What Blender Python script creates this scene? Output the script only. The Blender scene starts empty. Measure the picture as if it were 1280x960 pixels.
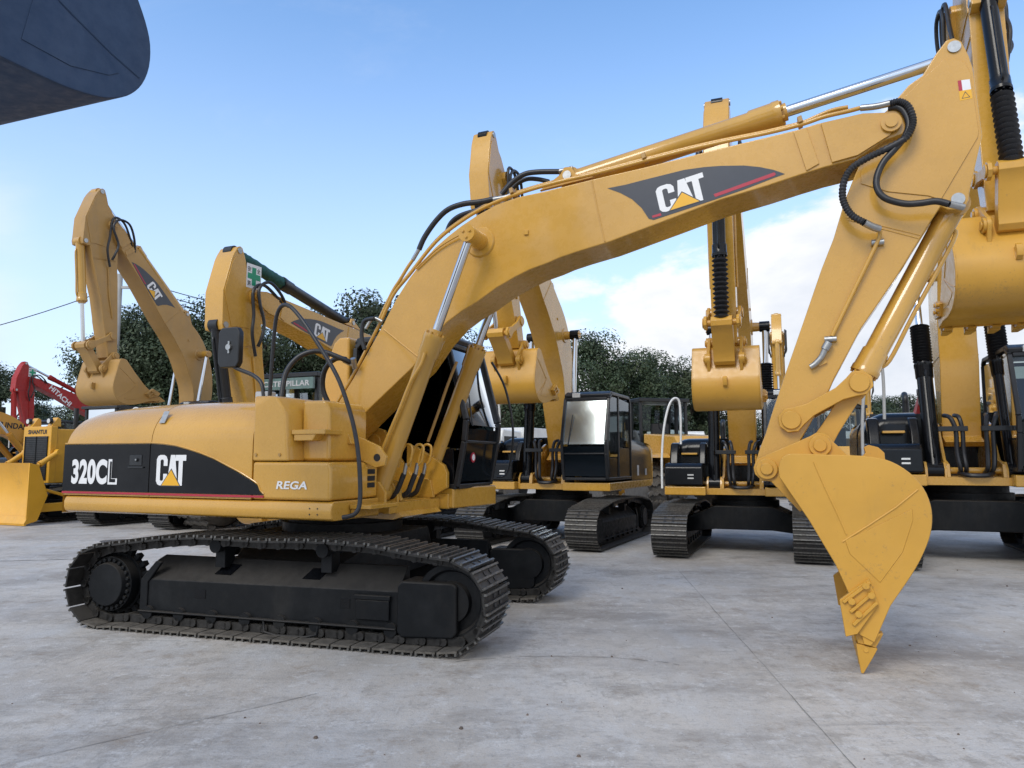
import bpy, bmesh, math, random
from math import sin, cos, pi, radians, sqrt, atan2, hypot
from mathutils import Vector, Matrix, noise
random.seed(7)
D = bpy.data
S = bpy.context.scene
COL = S.collection
V = Vector

# ------------------------------------------------------------------ camera
FPX, PITCH, CAMH = 909.48, .1034, 1.5573          # focal length in px of a 1280 wide picture
cam = D.cameras.new('camera'); camo = D.objects.new('camera', cam); COL.objects.link(camo)
camo.location = (0, 0, CAMH); camo.rotation_euler = (pi/2 + PITCH, 0, 0)
cam.sensor_width = 36; cam.lens = FPX/1280*36; cam.clip_end = 3000; cam.clip_start = .05
S.camera = camo

# ------------------------------------------------------------------ materials
MATS = {}
def nodes(name):
    m = D.materials.new(name); m.use_nodes = True; n = m.node_tree; n.nodes.clear()
    o = n.nodes.new('ShaderNodeOutputMaterial'); b = n.nodes.new('ShaderNodeBsdfPrincipled')
    n.links.new(b.outputs[0], o.inputs[0]); MATS[name] = m
    return m, n, b, o
def ramp(n, fac, stops):
    r = n.nodes.new('ShaderNodeValToRGB'); e = r.color_ramp.elements
    e[0].position, e[0].color = stops[0][0], (*stops[0][1], 1)
    e[1].position, e[1].color = stops[-1][0], (*stops[-1][1], 1)
    for p, c in stops[1:-1]:
        x = e.new(p); x.color = (*c, 1)
    n.links.new(fac, r.inputs[0]); return r.outputs[0]
def tex(n, scale, detail=4, rough=.55, vec=None, kind='ShaderNodeTexNoise', stretch=None, co='Object'):
    t = n.nodes.new(kind); t.inputs['Scale'].default_value = scale
    if kind == 'ShaderNodeTexNoise':
        t.inputs['Detail'].default_value = detail; t.inputs['Roughness'].default_value = rough
    c = n.nodes.new('ShaderNodeTexCoord'); src = c.outputs[co]
    if stretch:
        mp = n.nodes.new('ShaderNodeMapping'); mp.inputs['Scale'].default_value = stretch[:3]
        if len(stretch) > 3: mp.inputs['Rotation'].default_value = (0, 0, stretch[3])
        n.links.new(src, mp.inputs[0]); src = mp.outputs[0]
    n.links.new(src, t.inputs['Vector']); return t.outputs[0]
def mul(n, a, b, op='MULTIPLY', clamp=False):
    m = n.nodes.new('ShaderNodeMath'); m.operation = op; m.use_clamp = clamp
    for i, x in enumerate((a, b)):
        if isinstance(x, (int, float)): m.inputs[i].default_value = x
        else: n.links.new(x, m.inputs[i])
    return m.outputs[0]
def mixc(n, fac, a, b, mode='MIX'):
    m = n.nodes.new('ShaderNodeMix'); m.data_type = 'RGBA'; m.blend_type = mode
    for i, x in ((0, fac), (6, a), (7, b)):
        if isinstance(x, (int, float)): m.inputs[i].default_value = x
        elif isinstance(x, tuple): m.inputs[i].default_value = (*x, 1)
        else: n.links.new(x, m.inputs[i])
    return m.outputs[2]
def bump(n, b, h, strength, dist=.01):
    k = n.nodes.new('ShaderNodeBump'); k.inputs['Strength'].default_value = strength; k.inputs['Distance'].default_value = dist
    n.links.new(h, k.inputs['Height']); n.links.new(k.outputs[0], b.inputs['Normal'])

def paint(name, base, rough=.38, coat=.25, grime=.35, worn=None, gscale=1.3, wave=.0):
    m, n, b, o = nodes(name)
    t1 = tex(n, gscale, 6, .6); t2 = tex(n, 14, 5, .65); t3 = tex(n, 3.0, 5, .7, stretch=(1, 1, .25))
    dark = tuple(c*.88 for c in base); lite = tuple(min(1, c*1.07+.008) for c in base)
    c = ramp(n, t1, [(.3, dark), (.5, base), (.72, lite)])
    dirt = ramp(n, t3, [(.52, (0, 0, 0)), (.78, (1, 1, 1))])
    dc = tuple(.55*x+.45*y for x, y in zip(base, (.20, .17, .13)))
    c = mixc(n, mul(n, dirt, grime), c, dc)
    sp = ramp(n, t2, [(.66, (0, 0, 0)), (.74, (1, 1, 1))])
    c = mixc(n, mul(n, sp, grime*.3), c, tuple(x*.7 for x in base))
    n.links.new(c, b.inputs['Base Color'])
    r = ramp(n, t2, [(.3, (rough*.8,)*3), (.7, (min(1, rough*1.35),)*3)])
    n.links.new(r, b.inputs['Roughness'])
    b.inputs['Coat Weight'].default_value = coat; b.inputs['Coat Roughness'].default_value = .07
    # chips and scratches down to bare metal
    ch = ramp(n, mul(n, tex(n, 34, 6, .75), mul(n, tex(n, 2.2, 4, .6), .62, 'ADD')), [(.705, (0, 0, 0)), (.735, (1, 1, 1))])
    if grime > .1 and max(base) > .1:
        c = mixc(n, mul(n, ch, .30), c, (.20, .13, .07))
        rn = ramp(n, mul(n, tex(n, 7, 6, .7, stretch=(1, 1, .12)), mul(n, tex(n, 1.7, 3, .6), .5, 'ADD')), [(.62, (0, 0, 0)), (.76, (1, 1, 1))])
        c = mixc(n, mul(n, rn, .22), c, tuple(x*.5+.02 for x in base)); n.links.new(c, b.inputs['Base Color'])
    if wave: bump(n, b, tex(n, 2.2, 3, .5), wave, .05)
    return m
def dusty(m, col=(.085, .076, .066), amt=.85):
    n = m.node_tree; b = n.nodes['Principled BSDF']; src = b.inputs['Base Color'].links[0].from_socket
    g = n.nodes.new('ShaderNodeNewGeometry'); sp = n.nodes.new('ShaderNodeSeparateXYZ'); n.links.new(g.outputs['Normal'], sp.inputs[0])
    up = ramp(n, mul(n, sp.outputs[2], mul(n, mul(n, tex(n, 5, 6, .7), .5, 'SUBTRACT'), 1.0), 'ADD'), [(.12, (0, 0, 0)), (.75, (1, 1, 1))])
    lo = ramp(n, tex(n, 9, 7, .75), [(.48, (0, 0, 0)), (.75, (1, 1, 1))])
    f = mul(n, mul(n, up, mul(n, lo, .05), 'ADD', True), amt)
    n.links.new(mixc(n, f, src, col), b.inputs['Base Color']); return m
def plain(name, base, rough=.5, metal=0, spec=.5, coat=0, var=.15, scale=8, bmp=0):
    m, n, b, o = nodes(name)
    t = tex(n, scale, 5, .6)
    n.links.new(ramp(n, t, [(.3, tuple(c*(1-var) for c in base)), (.7, tuple(min(1, c*(1+var)) for c in base))]), b.inputs['Base Color'])
    b.inputs['Roughness'].default_value = rough; b.inputs['Metallic'].default_value = metal
    b.inputs['Specular IOR Level'].default_value = spec; b.inputs['Coat Weight'].default_value = coat
    if bmp: bump(n, b, t, bmp, .01)
    return m
Y = paint('paint_yellow', (.57, .305, .042), .26, .55, .09, wave=.05)
YC = paint('paint_cylinder', (.54, .30, .052), .18, .55, .2)
YB = paint('paint_yellow_bucket', (.58, .305, .038), .36, .15, .22, wave=.14)
YO = paint('paint_yellow_old', (.42, .24, .065), .45, .15, .6)
YS = paint('paint_dozer', (.72, .37, .028), .40, .25, .3)
YH = paint('paint_orange', (.58, .27, .03), .45, .15, .4)
RED = paint('paint_red', (.34, .012, .010), .5, .0, .3)
BLK = paint('paint_black', (.004, .0045, .006), .20, .0, .03); MATS['paint_black'].node_tree.nodes['Principled BSDF'].inputs['Specular IOR Level'].default_value = .28
BLK2 = paint('paint_black_satin', (.008, .009, .011), .42, .1, .12)
UC = paint('undercarriage_black', (.006, .007, .0085), .50, .0, .14, gscale=3); MATS['undercarriage_black'].node_tree.nodes['Principled BSDF'].inputs['Specular IOR Level'].default_value = .22
NAVY_SHADE = paint('paint_shaded_blue', (.022, .050, .110), .6, .0, .08)  # shade of the backlit corner bucket, put into its base colour
STEEL = plain('track_steel', (.030, .028, .026), .55, .3, var=.45, scale=22, bmp=.3)
WORN = plain('track_worn', (.15, .145, .135), .42, .7, var=.5, scale=30)
dusty(UC, (.048, .044, .040), .95); dusty(STEEL, (.11, .10, .088), .7)
DUST = plain('track_dust', (.12, .108, .092), .7, .2, var=.4, scale=14, bmp=.3)
CHR = plain('chrome', (.62, .63, .65), .08, 1, var=.04)
ZINC = plain('zinc', (.40, .40, .39), .35, .9, var=.15, scale=30)
RUB = plain('rubber', (.016, .016, .018), .42, 0, var=.3, scale=20)
TYRE = plain('tyre', (.11, .10, .088), .75, 0, var=.3, scale=9)
WHITE = plain('white_mark', (.78, .78, .78), .4, var=.03)
WPAINT = plain('white_rail', (.72, .72, .70), .35, coat=.3, var=.08)
LYEL = plain('logo_yellow', (.80, .42, .02), .4, var=.03)
LRED = plain('stripe_red', (.42, .02, .045), .4, var=.05)
DEC = plain('decal_dark', (.030, .034, .046), .35, coat=.2, var=.1)
GREEN = plain('wrap_green', (.014, .085, .075), .65, var=.4, scale=25, bmp=.5)
SIGNG = plain('sign_green', (.01, .28, .14), .4, var=.05)
SEAT = plain('cab_interior', (.022, .022, .024), .7, var=.2)
WOOD = plain('pale_board', (.42, .36, .26), .8, var=.2)
LGREY = plain('light_grey', (.42, .43, .44), .5, var=.1)
POLE = plain('pole_concrete', (.40, .40, .39), .8, var=.1, scale=3)
LAMP = plain('lamp_glass', (.7, .7, .68), .15, .3, var=.05)
def glass(name, tint, fac):
    m = D.materials.new(name); m.use_nodes = True; n = m.node_tree; n.nodes.clear(); MATS[name] = m
    o = n.nodes.new('ShaderNodeOutputMaterial'); mx = n.nodes.new('ShaderNodeMixShader')
    t = n.nodes.new('ShaderNodeBsdfTransparent'); t.inputs[0].default_value = (*tint, 1)
    g = n.nodes.new('ShaderNodeBsdfGlossy'); g.inputs['Roughness'].default_value = .03; g.inputs[0].default_value = (.9, .95, 1, 1)
    lw = n.nodes.new('ShaderNodeLayerWeight'); lw.inputs[0].default_value = fac
    n.links.new(lw.outputs[0], mx.inputs[0]); n.links.new(t.outputs[0], mx.inputs[1]); n.links.new(g.outputs[0], mx.inputs[2])
    n.links.new(mx.outputs[0], o.inputs[0]); return m
GL = glass('cab_glass', (.42, .48, .46), .35)
GLD = plain('dark_panel_glass', (.006, .009, .012), .08, var=.1)
GLK = glass('tinted_glass', (.012, .018, .018), .07)
GLV = plain('visor_glass', (.10, .16, .15), .2, var=.2)
GLM = glass('mirror_glass', (.05, .06, .06), .75)
GLS = plain('sun_film', (.55, .62, .63), .16, .85, var=.1, scale=2)

# ------------------------------------------------------------------ mesh helper
class MB:
    def __init__(s): s.v = []; s.f = []; s.m = []; s.mi = 0
    def add(s, vs, fs):
        k = len(s.v); s.v += [tuple(p) for p in vs]
        for f in fs: s.f.append([k+i for i in f]); s.m.append(s.mi)
        return s
    def box(s, x0, x1, y0, y1, z0, z1):
        return s.add([(x, y, z) for x in (x0, x1) for y in (y0, y1) for z in (z0, z1)],
                     [(0, 1, 3, 2), (4, 6, 7, 5), (0, 4, 5, 1), (2, 3, 7, 6), (0, 2, 6, 4), (1, 5, 7, 3)])
    def obox(s, c, a, b, d):
        c, a, b, d = V(c), V(a), V(b), V(d)
        return s.add([c+i*a+j*b+k*d for i in (-1, 1) for j in (-1, 1) for k in (-1, 1)],
                     [(0, 1, 3, 2), (4, 6, 7, 5), (0, 4, 5, 1), (2, 3, 7, 6), (0, 2, 6, 4), (1, 5, 7, 3)])
    def beam(s, p, q, w, h, up=(0, 0, 1)):
        p, q = V(p), V(q); a = (q-p); d = a.normalized(); u = V(up)
        if abs(d.dot(u)) > .97: u = V((1, 0, 0))
        b = d.cross(u).normalized(); c = b.cross(d)
        return s.obox((p+q)/2, a/2, b*w/2, c*h/2)
    def prism(s, prof, t0, t1):                       # profile in (s, z), extruded along t
        n = len(prof)
        return s.add([(x, t0, z) for x, z in prof]+[(x, t1, z) for x, z in prof],
                     [list(range(n)), list(range(2*n-1, n-1, -1))]+[(i, n+i, n+(i+1) % n, (i+1) % n) for i in range(n)])
    def loft(s, rings, cap=True):
        n = len(rings[0]); vs = [p for r in rings for p in r]; fs = []
        for k in range(len(rings)-1):
            for i in range(n): fs.append((k*n+i, k*n+(i+1) % n, (k+1)*n+(i+1) % n, (k+1)*n+i))
        if cap: fs.append(list(range(n))[::-1]); fs.append([len(vs)-n+i for i in range(n)])
        return s.add(vs, fs)
    def cyl(s, p, q, r, r2=None, seg=20):
        p, q = V(p), V(q); r2 = r if r2 is None else r2
        d = (q-p).normalized(); u = V((0, 0, 1)) if abs(d.z) < .9 else V((1, 0, 0))
        a = d.cross(u).normalized(); b = d.cross(a)
        ring = lambda c, rr: [c+rr*(cos(2*pi*i/seg)*a+sin(2*pi*i/seg)*b) for i in range(seg)]
        return s.loft([ring(p, r), ring(q, r2)])
    def lathe(s, p, q, prof, seg=20):                 # prof: (fraction along p-q, radius)
        p, q = V(p), V(q); d = (q-p).normalized(); u = V((0, 0, 1)) if abs(d.z) < .9 else V((1, 0, 0))
        a = d.cross(u).normalized(); b = d.cross(a)
        return s.loft([[p+(q-p)*t+r*(cos(2*pi*i/seg)*a+sin(2*pi*i/seg)*b) for i in range(seg)] for t, r in prof])
    def tube(s, pts, r, seg=10, ribs=0, smooth=True):
        pts = [V(p) for p in pts]
        if smooth and len(pts) > 2: pts = spline(pts, ribs or 5)
        rings = []; prev = None
        for i, p in enumerate(pts):
            d = (pts[min(i+1, len(pts)-1)]-pts[max(i-1, 0)]).normalized()
            if prev is None:
                u = V((0, 0, 1)) if abs(d.z) < .9 else V((1, 0, 0)); a = d.cross(u).normalized()
            else: a = (prev-d*prev.dot(d)).normalized()
            prev = a; b = d.cross(a); rr = r*(1.0 if (not ribs or i % 2) else .80)
            rings.append([p+rr*(cos(2*pi*k/seg)*a+sin(2*pi*k/seg)*b) for k in range(seg)])
        return s.loft(rings)
    def build(s, name, mat, parent=None, rot=0, bevel=0, smooth=40, seg=1):
        me = D.meshes.new(name); me.from_pydata(s.v, [], s.f)
        for m in (mat if isinstance(mat, (list, tuple)) else [mat]): me.materials.append(m)
        me.polygons.foreach_set('material_index', s.m)
        bm = bmesh.new(); bm.from_mesh(me); bmesh.ops.recalc_face_normals(bm, faces=bm.faces); bm.to_mesh(me); bm.free()
        if smooth:
            me.polygons.foreach_set('use_smooth', [True]*len(me.polygons)); me.set_sharp_from_angle(angle=radians(smooth))
        o = D.objects.new(name, me); COL.objects.link(o)
        if parent: o.parent = parent
        if rot: o.rotation_euler = (0, 0, rot)
        if bevel:
            b = o.modifiers.new('bevel', 'BEVEL'); b.width = bevel; b.segments = seg; b.limit_method = 'ANGLE'; b.angle_limit = radians(40)
            b.harden_normals = True
        return o
def spline(P, k):
    out = []; n = len(P)
    for i in range(n-1):
        a, b, c, d = P[max(i-1, 0)], P[i], P[i+1], P[min(i+2, n-1)]
        for j in range(k):
            t = j/k
            out.append(.5*((2*b)+(c-a)*t+(2*a-5*b+4*c-d)*t*t+(3*b-a-3*c+d)*t**3))
    out.append(P[-1]); return out
def thing(name, label, cat, loc=(0, 0, 0), rz=0, group=None, scale=1):
    o = D.objects.new(name, None); COL.objects.link(o); o.location = loc; o.rotation_euler = (0, 0, rz); o.scale = (scale,)*3
    o.empty_display_size = .2; return tag(o, label, cat, group)
def tag(o, label, cat, group=None, kind=None):
    if label: o['label'] = label
    if cat: o['category'] = cat
    if group: o['group'] = group
    if kind: o['kind'] = kind
    return o
def arc(cx, cz, r, a0, a1, n=8):
    return [(cx+r*cos(radians(a0+(a1-a0)*i/n)), cz+r*sin(radians(a0+(a1-a0)*i/n))) for i in range(n+1)]

# ------------------------------------------------------------------ lettering
def text_mesh(txt, bold, aspect):
    cu = D.curves.new('t', 'FONT'); cu.body = txt; cu.size = 1; cu.offset = bold; cu.space_character = 1.0+bold*1.2
    ob = D.objects.new('t', cu); COL.objects.link(ob); bpy.context.view_layer.update()
    me = D.meshes.new_from_object(ob.evaluated_get(bpy.context.evaluated_depsgraph_get()))
    vs = [(v.co.x*aspect, v.co.y) for v in me.vertices]; fs = [list(p.vertices) for p in me.polygons]
    D.objects.remove(ob); D.curves.remove(cu); D.meshes.remove(me)
    return vs, fs
def put2d(mb, vs, fs, o, u, v, n, d):
    o, u, v, n = V(o), V(u), V(v), V(n)
    return mb.add([o+u*x+v*y+n*d for x, y in vs], fs)
def lettering(name, txt, o, u, v, n, mat, parent, rot=0, bold=.03, width=None, height=None, d=.003, outline=None):
    """o = lower left corner, u/v unit directions, n outward normal"""
    vs, fs = text_mesh(txt, bold, 1)
    x0 = min(p[0] for p in vs); x1 = max(p[0] for p in vs); y0 = min(p[1] for p in vs); y1 = max(p[1] for p in vs)
    sx = width/(x1-x0); sy = height/(y1-y0)
    mb = MB(); put2d(mb, [((x-x0)*sx, (y-y0)*sy) for x, y in vs], fs, o, u, v, n, d)
    ob = mb.build(name, mat, parent, rot, smooth=0)
    if outline:
        vs2, fs2 = text_mesh(txt, outline[1], 1)
        X0 = min(p[0] for p in vs2); X1 = max(p[0] for p in vs2); Y0 = min(p[1] for p in vs2); Y1 = max(p[1] for p in vs2)
        q = outline[2]
        mb = MB(); put2d(mb, [(q+(x-X0)*(width-2*q)/(X1-X0), q+(y-Y0)*(height-2*q)/(Y1-Y0)) for x, y in vs2], fs2, o, u, v, n, d+.002)
        mb.build('lettering_fill', outline[0], ob, smooth=0)
    return ob
def cat_logo(o, u, v, n, w, h, parent, rot=0, d=.003):
    t = .175
    C = [(.50, .64), (.50, .84), (.44, .95), (.34, 1), (.15, 1), (.06, .96), (.0, .86), (.0, .14), (.06, .04), (.15, 0), (.34, 0), (.44, .05), (.50, .16), (.50, .38),
         (.50-t, .38), (.50-t, .19), (.46-t, .15), (.04+t, .15), (t, .19), (t, .81), (.04+t, .85), (.46-t, .85), (.50-t, .81), (.50-t, .64)]
    A = [(.50, 0), (.64, 1), (.84, 1), (.98, 0), (.80, 0), (.77, .2), (.70, .2), (.68, 0)]
    T = [(.86, 1), (1.34, 1), (1.34, .81), (1.195, .81), (1.195, 0), (1.01, 0), (1.01, .81), (.86, .81)]
    tri0 = [(.215, -.03), (1.145, -.03), (.69, .56)]; tri1 = [(.27, 0), (1.09, 0), (.69, .51)]
    q = w/1.34
    def pl(P, dd, mb): return put2d(mb, [(x*q, y*h) for x, y in P], [list(range(len(P)))], o, u, v, n, dd)
    mb = MB(); pl(C, d, mb); pl(A, d+.0004, mb); pl(T, d+.0008, mb)
    a = mb.build('logo_letters', WHITE, parent, rot, smooth=0)
    mb = MB(); pl(tri0, d+.0016, mb); mb.mi = 1; pl(tri1, d+.0028, mb)
    mb.build('logo_triangle', [DEC, LYEL], parent, rot, smooth=0)
    return a

# ------------------------------------------------------------------ main machine frame; outlines of its arm measured off the photograph in the arm's own plane
CX, CY, YT, YU = -1.778, 7.791, .298, .3804
def unp(px, py, t, yaw=YU):
    x = (px-640)/FPX; y = -(py-480)/FPX; c, s = cos(PITCH), sin(PITCH)
    d = V((x, c-y*s, s+y*c)); n = V((sin(yaw), cos(yaw), 0)); o = V((CX, CY, 0))
    k = (t+o.dot(n))/d.dot(n); P = V((0, 0, CAMH))+k*d-o
    return (P.dot(V((cos(yaw), -sin(yaw), 0))), P.z)
def up3(px, py, t):
    a = unp(px, py, t); return V((a[0], t, a[1]))
class Frame:                                          # 2D frame: origin p, x axis towards q
    def __init__(s, p, ang, k=1): s.p = p; s.c = cos(ang); s.s = sin(ang); s.a = ang; s.k = k
    def inv(s, q): x, z = q[0]-s.p[0], q[1]-s.p[1]; return (x*s.c+z*s.s, -x*s.s+z*s.c)
    def out(s, q): return (s.p[0]+s.k*(q[0]*s.c-q[1]*s.s), s.p[1]+s.k*(q[0]*s.s+q[1]*s.c))
    def o3(s, q, t): a = s.out(q); return V((a[0], t, a[1]))
def ang(p, q): return atan2(q[1]-p[1], q[0]-p[0])
BH = .25                                              # half width of the boom
SHW = .18                                             # stick
FOOT = (.16, 1.75)
NOSE = unp(1114, 153, -.29); BPIN = unp(959, 586, -.22)
FB = Frame(FOOT, ang(FOOT, NOSE)); FS = Frame(NOSE, ang(NOSE, BPIN))
H2P = unp(1025, 557, -.26); HP = unp(1074.5, 478, -.28); IP = unp(989, 525, -.24)
FK = Frame(BPIN, ang(BPIN, H2P))
def tr(fr, pts, t): return [fr.inv(unp(x, y, t)) for x, y in pts]
L1 = hypot(NOSE[0]-FOOT[0], NOSE[1]-FOOT[1]); L2 = hypot(BPIN[0]-NOSE[0], BPIN[1]-NOSE[1])
boom_up = [(405, 532), (442, 472), (480, 403), (496, 372), (512, 347), (528, 326), (544, 309), (560, 295), (576, 282.5), (596, 269), (620, 256), (636, 250), (652, 245),
           (680, 239), (740, 224), (805, 209), (905, 184), (1000, 161), (1022, 154), (1074, 144), (1105, 142)]
boom_lo = [(1105, 176), (1070, 199), (1031, 209), (999, 219), (960, 232), (900, 250), (840, 273), (760, 303), (722, 314.5), (700, 322), (684, 329), (662, 337), (643, 346.6),
           (620, 360), (596.6, 377), (577, 389), (558.7, 403), (540, 424), (516, 459), (470, 503), (426, 547)]
B_BOOM = tr(FB, boom_up, -BH)+arc(L1, 0, .125, 80, -75, 6)+tr(FB, boom_lo, -BH)
fx, fz = FB.inv((FOOT[0], FOOT[1]))
B_BOOM += [FB.inv((FOOT[0]+.17*cos(radians(a)), FOOT[1]+.17*sin(radians(a)))) for a in (-75, -110, -150, 170, 140)]
B_CYL = FB.inv(unp(598, 301, -.30)); B_SC = FB.inv(unp(710.5, 221, -.12))
stick_l = [(1055.5, 252), (1042, 298), (1027, 336), (1005, 400), (980, 472), (966, 513), (957, 542), (950, 560)]
stick_r = [(978, 598), (997, 557), (1037, 487), (1042.5, 474), (1076, 411), (1120.6, 346), (1162, 279), (1176, 258), (1185, 262), (1204, 262), (1211, 250), (1212, 240), (1228, 169), (1216, 84), (1211, 69), (1202, 51.5),
           (1192.5, 47), (1183, 50), (1170.6, 66), (1153, 94), (1136, 106), (1122, 122), (1098, 150)]
bp = FS.inv(BPIN)
B_STICK = tr(FS, stick_l, -SHW)+[(bp[0]+.105*cos(radians(a)), bp[1]+.105*sin(radians(a))) for a in (-80, -40, 0, 40, 70)]+tr(FS, stick_r, -SHW)+tr(FS, [(1074, 205)], -SHW)
S_CYL = FS.inv(unp(1192.5, 59, -.18)); S_BC = FS.inv(unp(1198, 248, -.2)); S_I = FS.inv(IP)
bk_out = [(974, 596), (973, 585), (976, 575), (982, 569), (992, 567), (1025, 568), (1060, 569), (1090, 571), (1114, 577), (1137, 591), (1154, 610), (1163, 631), (1165, 652), (1161, 674),
          (1150, 700), (1137, 722), (1124, 741), (1113, 757), (1093, 803)]
K_OUT = tr(FK, bk_out, -.58); _k = [V((a, 0, b)) for a, b in K_OUT]; K_OUT = K_OUT[:1]+[(p.x, p.z) for p in spline(_k[1:-1], 3)]+K_OUT[-1:]; K_OPEN = tr(FK, [(1074, 793), (1061, 742), (1044, 705), (1011, 650)], -.58)
K_CUT = tr(FK, [(1049, 749.5), (1086, 723), (1098.5, 755), (1072, 792), (1057, 795.5)], -.61)
K_TIP = tr(FK, [(1073, 792), (1095, 803), (1077, 843.6)], -.50)
K_RIB = tr(FK, [(1053, 676), (1085, 650), (1147, 622)], -.58)
K_RIB2 = tr(FK, [(1062, 662), (1137, 633), (1133, 665), (1100, 712)], -.58)
K_H2 = hypot(H2P[0]-BPIN[0], H2P[1]-BPIN[1]); L_IH = hypot(HP[0]-IP[0], HP[1]-IP[1]); L_HH = hypot(HP[0]-H2P[0], HP[1]-H2P[1])
CYLBASE = (.73, 1.25)
DECAL = tr(FB, [(759.5, 235.5), (782, 231), (805, 225), (855, 212.5), (880, 209), (900, 207.5), (930, 207), (950, 209), (967, 212.5), (981, 217.5), (967, 222.5), (930, 237), (892, 250), (855, 262.5),
                (817, 275), (811, 273.5), (802, 260), (790, 249), (775, 241)], -BH)

# ------------------------------------------------------------------ cylinder
def cylinder(name, p, q, r, blen, parent, rot, mats, bellows=False, rod=.5, pipe=True, side=-1, wrap=False):
    """barrel from p, rod to q; mats = (barrel, rod)"""
    p, q = V(p), V(q); L = (q-p).length; blen = min(blen, L*.93); d = (q-p).normalized(); e = p+d*blen
    mb = MB()
    mb.lathe(p, e, [(0, r*.9), (.03, r*1.06), (.05, r), (.86, r), (.87, r*1.13), (.965, r*1.16), (.97, r*1.22), (1, r*1.22)], 24)
    mb.cyl(e, e+d*.05, r*.8, seg=20)
    w = V((0, 1, 0))
    mb.cyl(p-w*r*.95, p+w*r*.95, r*1.15, seg=20)
    for k in range(8):                                # gland bolts
        a = 2*pi*k/8; x = d.cross(w).normalized(); o = (x*cos(a)+w*sin(a))*r*1.0
        mb.cyl(e+o, e+o+d*.022, .014, seg=6)
    if pipe:
        x = d.cross(w).normalized()*side*r*1.28
        mb.tube([p+d*.18+x*.6, p+d*.25+x, p+d*(blen*.6)+x, p+d*(blen*.88)+x*1.05, p+d*(blen*.94)+x*.6], .017, 8)
    b = mb.build(name, mats[0], parent, rot)
    m = MB(); m.cyl(e+d*.04, q-d*r*.6, r*rod, seg=20); m.mi = 1; m.cyl(q-w*r*.85, q+w*r*.85, r*.95, seg=20)
    m.build('piston_rod', [mats[1], mats[0]], b)
    if bellows:
        s0, s1 = e+d*.03, e+d*min(L-blen-.05, bellows); n = 13; prof = []
        for i in range(n*2+1): prof.append((i/(2*n), r*(1.28 if i % 2 else .85)))
        MB().lathe(s0, s1, prof, 20).build('rubber_bellows', RUB, b, smooth=20)
    if wrap:
        n = 26; prof = [(i/n, r*(1.02+.14*random.random())) for i in range(n+1)]
        MB().lathe(e-d*.15, q-d*.05, prof, 14).build('cloth_wrap', GREEN, b, smooth=60)
    return b

# ------------------------------------------------------------------ undercarriage
def track_path(N):
    R = .345; zc0 = .385; zc1 = .40; P = []
    for x, z in arc(1.73, zc1+.0, R+.02, -90, 90, 14): P.append((x, z))
    P += [(1.45, .79), (1.05, .845), (.62, .862), (.45, .862), (.0, .848), (-.45, .858), (-.62, .862), (-1.05, .835), (-1.45, .785)]
    for x, z in arc(-1.73, zc0+.0, R+.02, 90, 270, 14): P.append((x, z))
    P += [(-1.5, .040), (-1.2, .036), (1.2, .036), (1.5, .038)]
    P[0] = (1.68, .042)
    pts = P+[P[0]]; L = [0]
    for a, b in zip(pts, pts[1:]): L.append(L[-1]+hypot(b[0]-a[0], b[1]-a[1]))
    out = []
    for i in range(N):
        res = []
        for dd in (0, 1):
            s = (i+dd)/N*L[-1] % L[-1]
            for k in range(len(L)-1):
                if L[k+1] >= s: break
            f = (s-L[k])/(L[k+1]-L[k]); res.append((pts[k][0]+f*(pts[k+1][0]-pts[k][0]), pts[k][1]+f*(pts[k+1][1]-pts[k][1])))
        a, b = res; out.append(((a[0]+b[0])/2, (a[1]+b[1])/2, atan2(b[1]-a[1], b[0]-a[0]), hypot(b[0]-a[0], b[1]-a[1])))
    return out
def shoe(mb, c, a, p, t, hw, link=True):
    d = V((cos(a), 0, sin(a))); n = V((sin(a), 0, -cos(a))); w = V((0, 1, 0)); c = V((c[0], t, c[1]))
    mb.mi = 0; mb.obox(c, d*p*(.455 if not link else .485), w*hw, n*.008)
    mb.mi = 1
    for k in (-.42, -.02, .38): mb.obox(c+d*p*k+n*.018, d*.009, w*hw*.995, n*.012)
    mb.mi = 2
    for k in (-1, 1):                                 # bolt heads and the notch between shoes
        for q in (-.22, .18): mb.obox(c+w*.07*k+d*p*q+n*.011, d*.017, w*.022, n*.006)
    if link:
        mb.mi = 3
        for k in (-1, 1):
            mb.obox(c+w*.085*k-n*.052, d*p*.47, w*.02, n*.040)
            mb.cyl(c+w*.11*k-d*p*.5-n*.055, c+w*.06*k-d*p*.5-n*.055, .032, seg=8)
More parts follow.
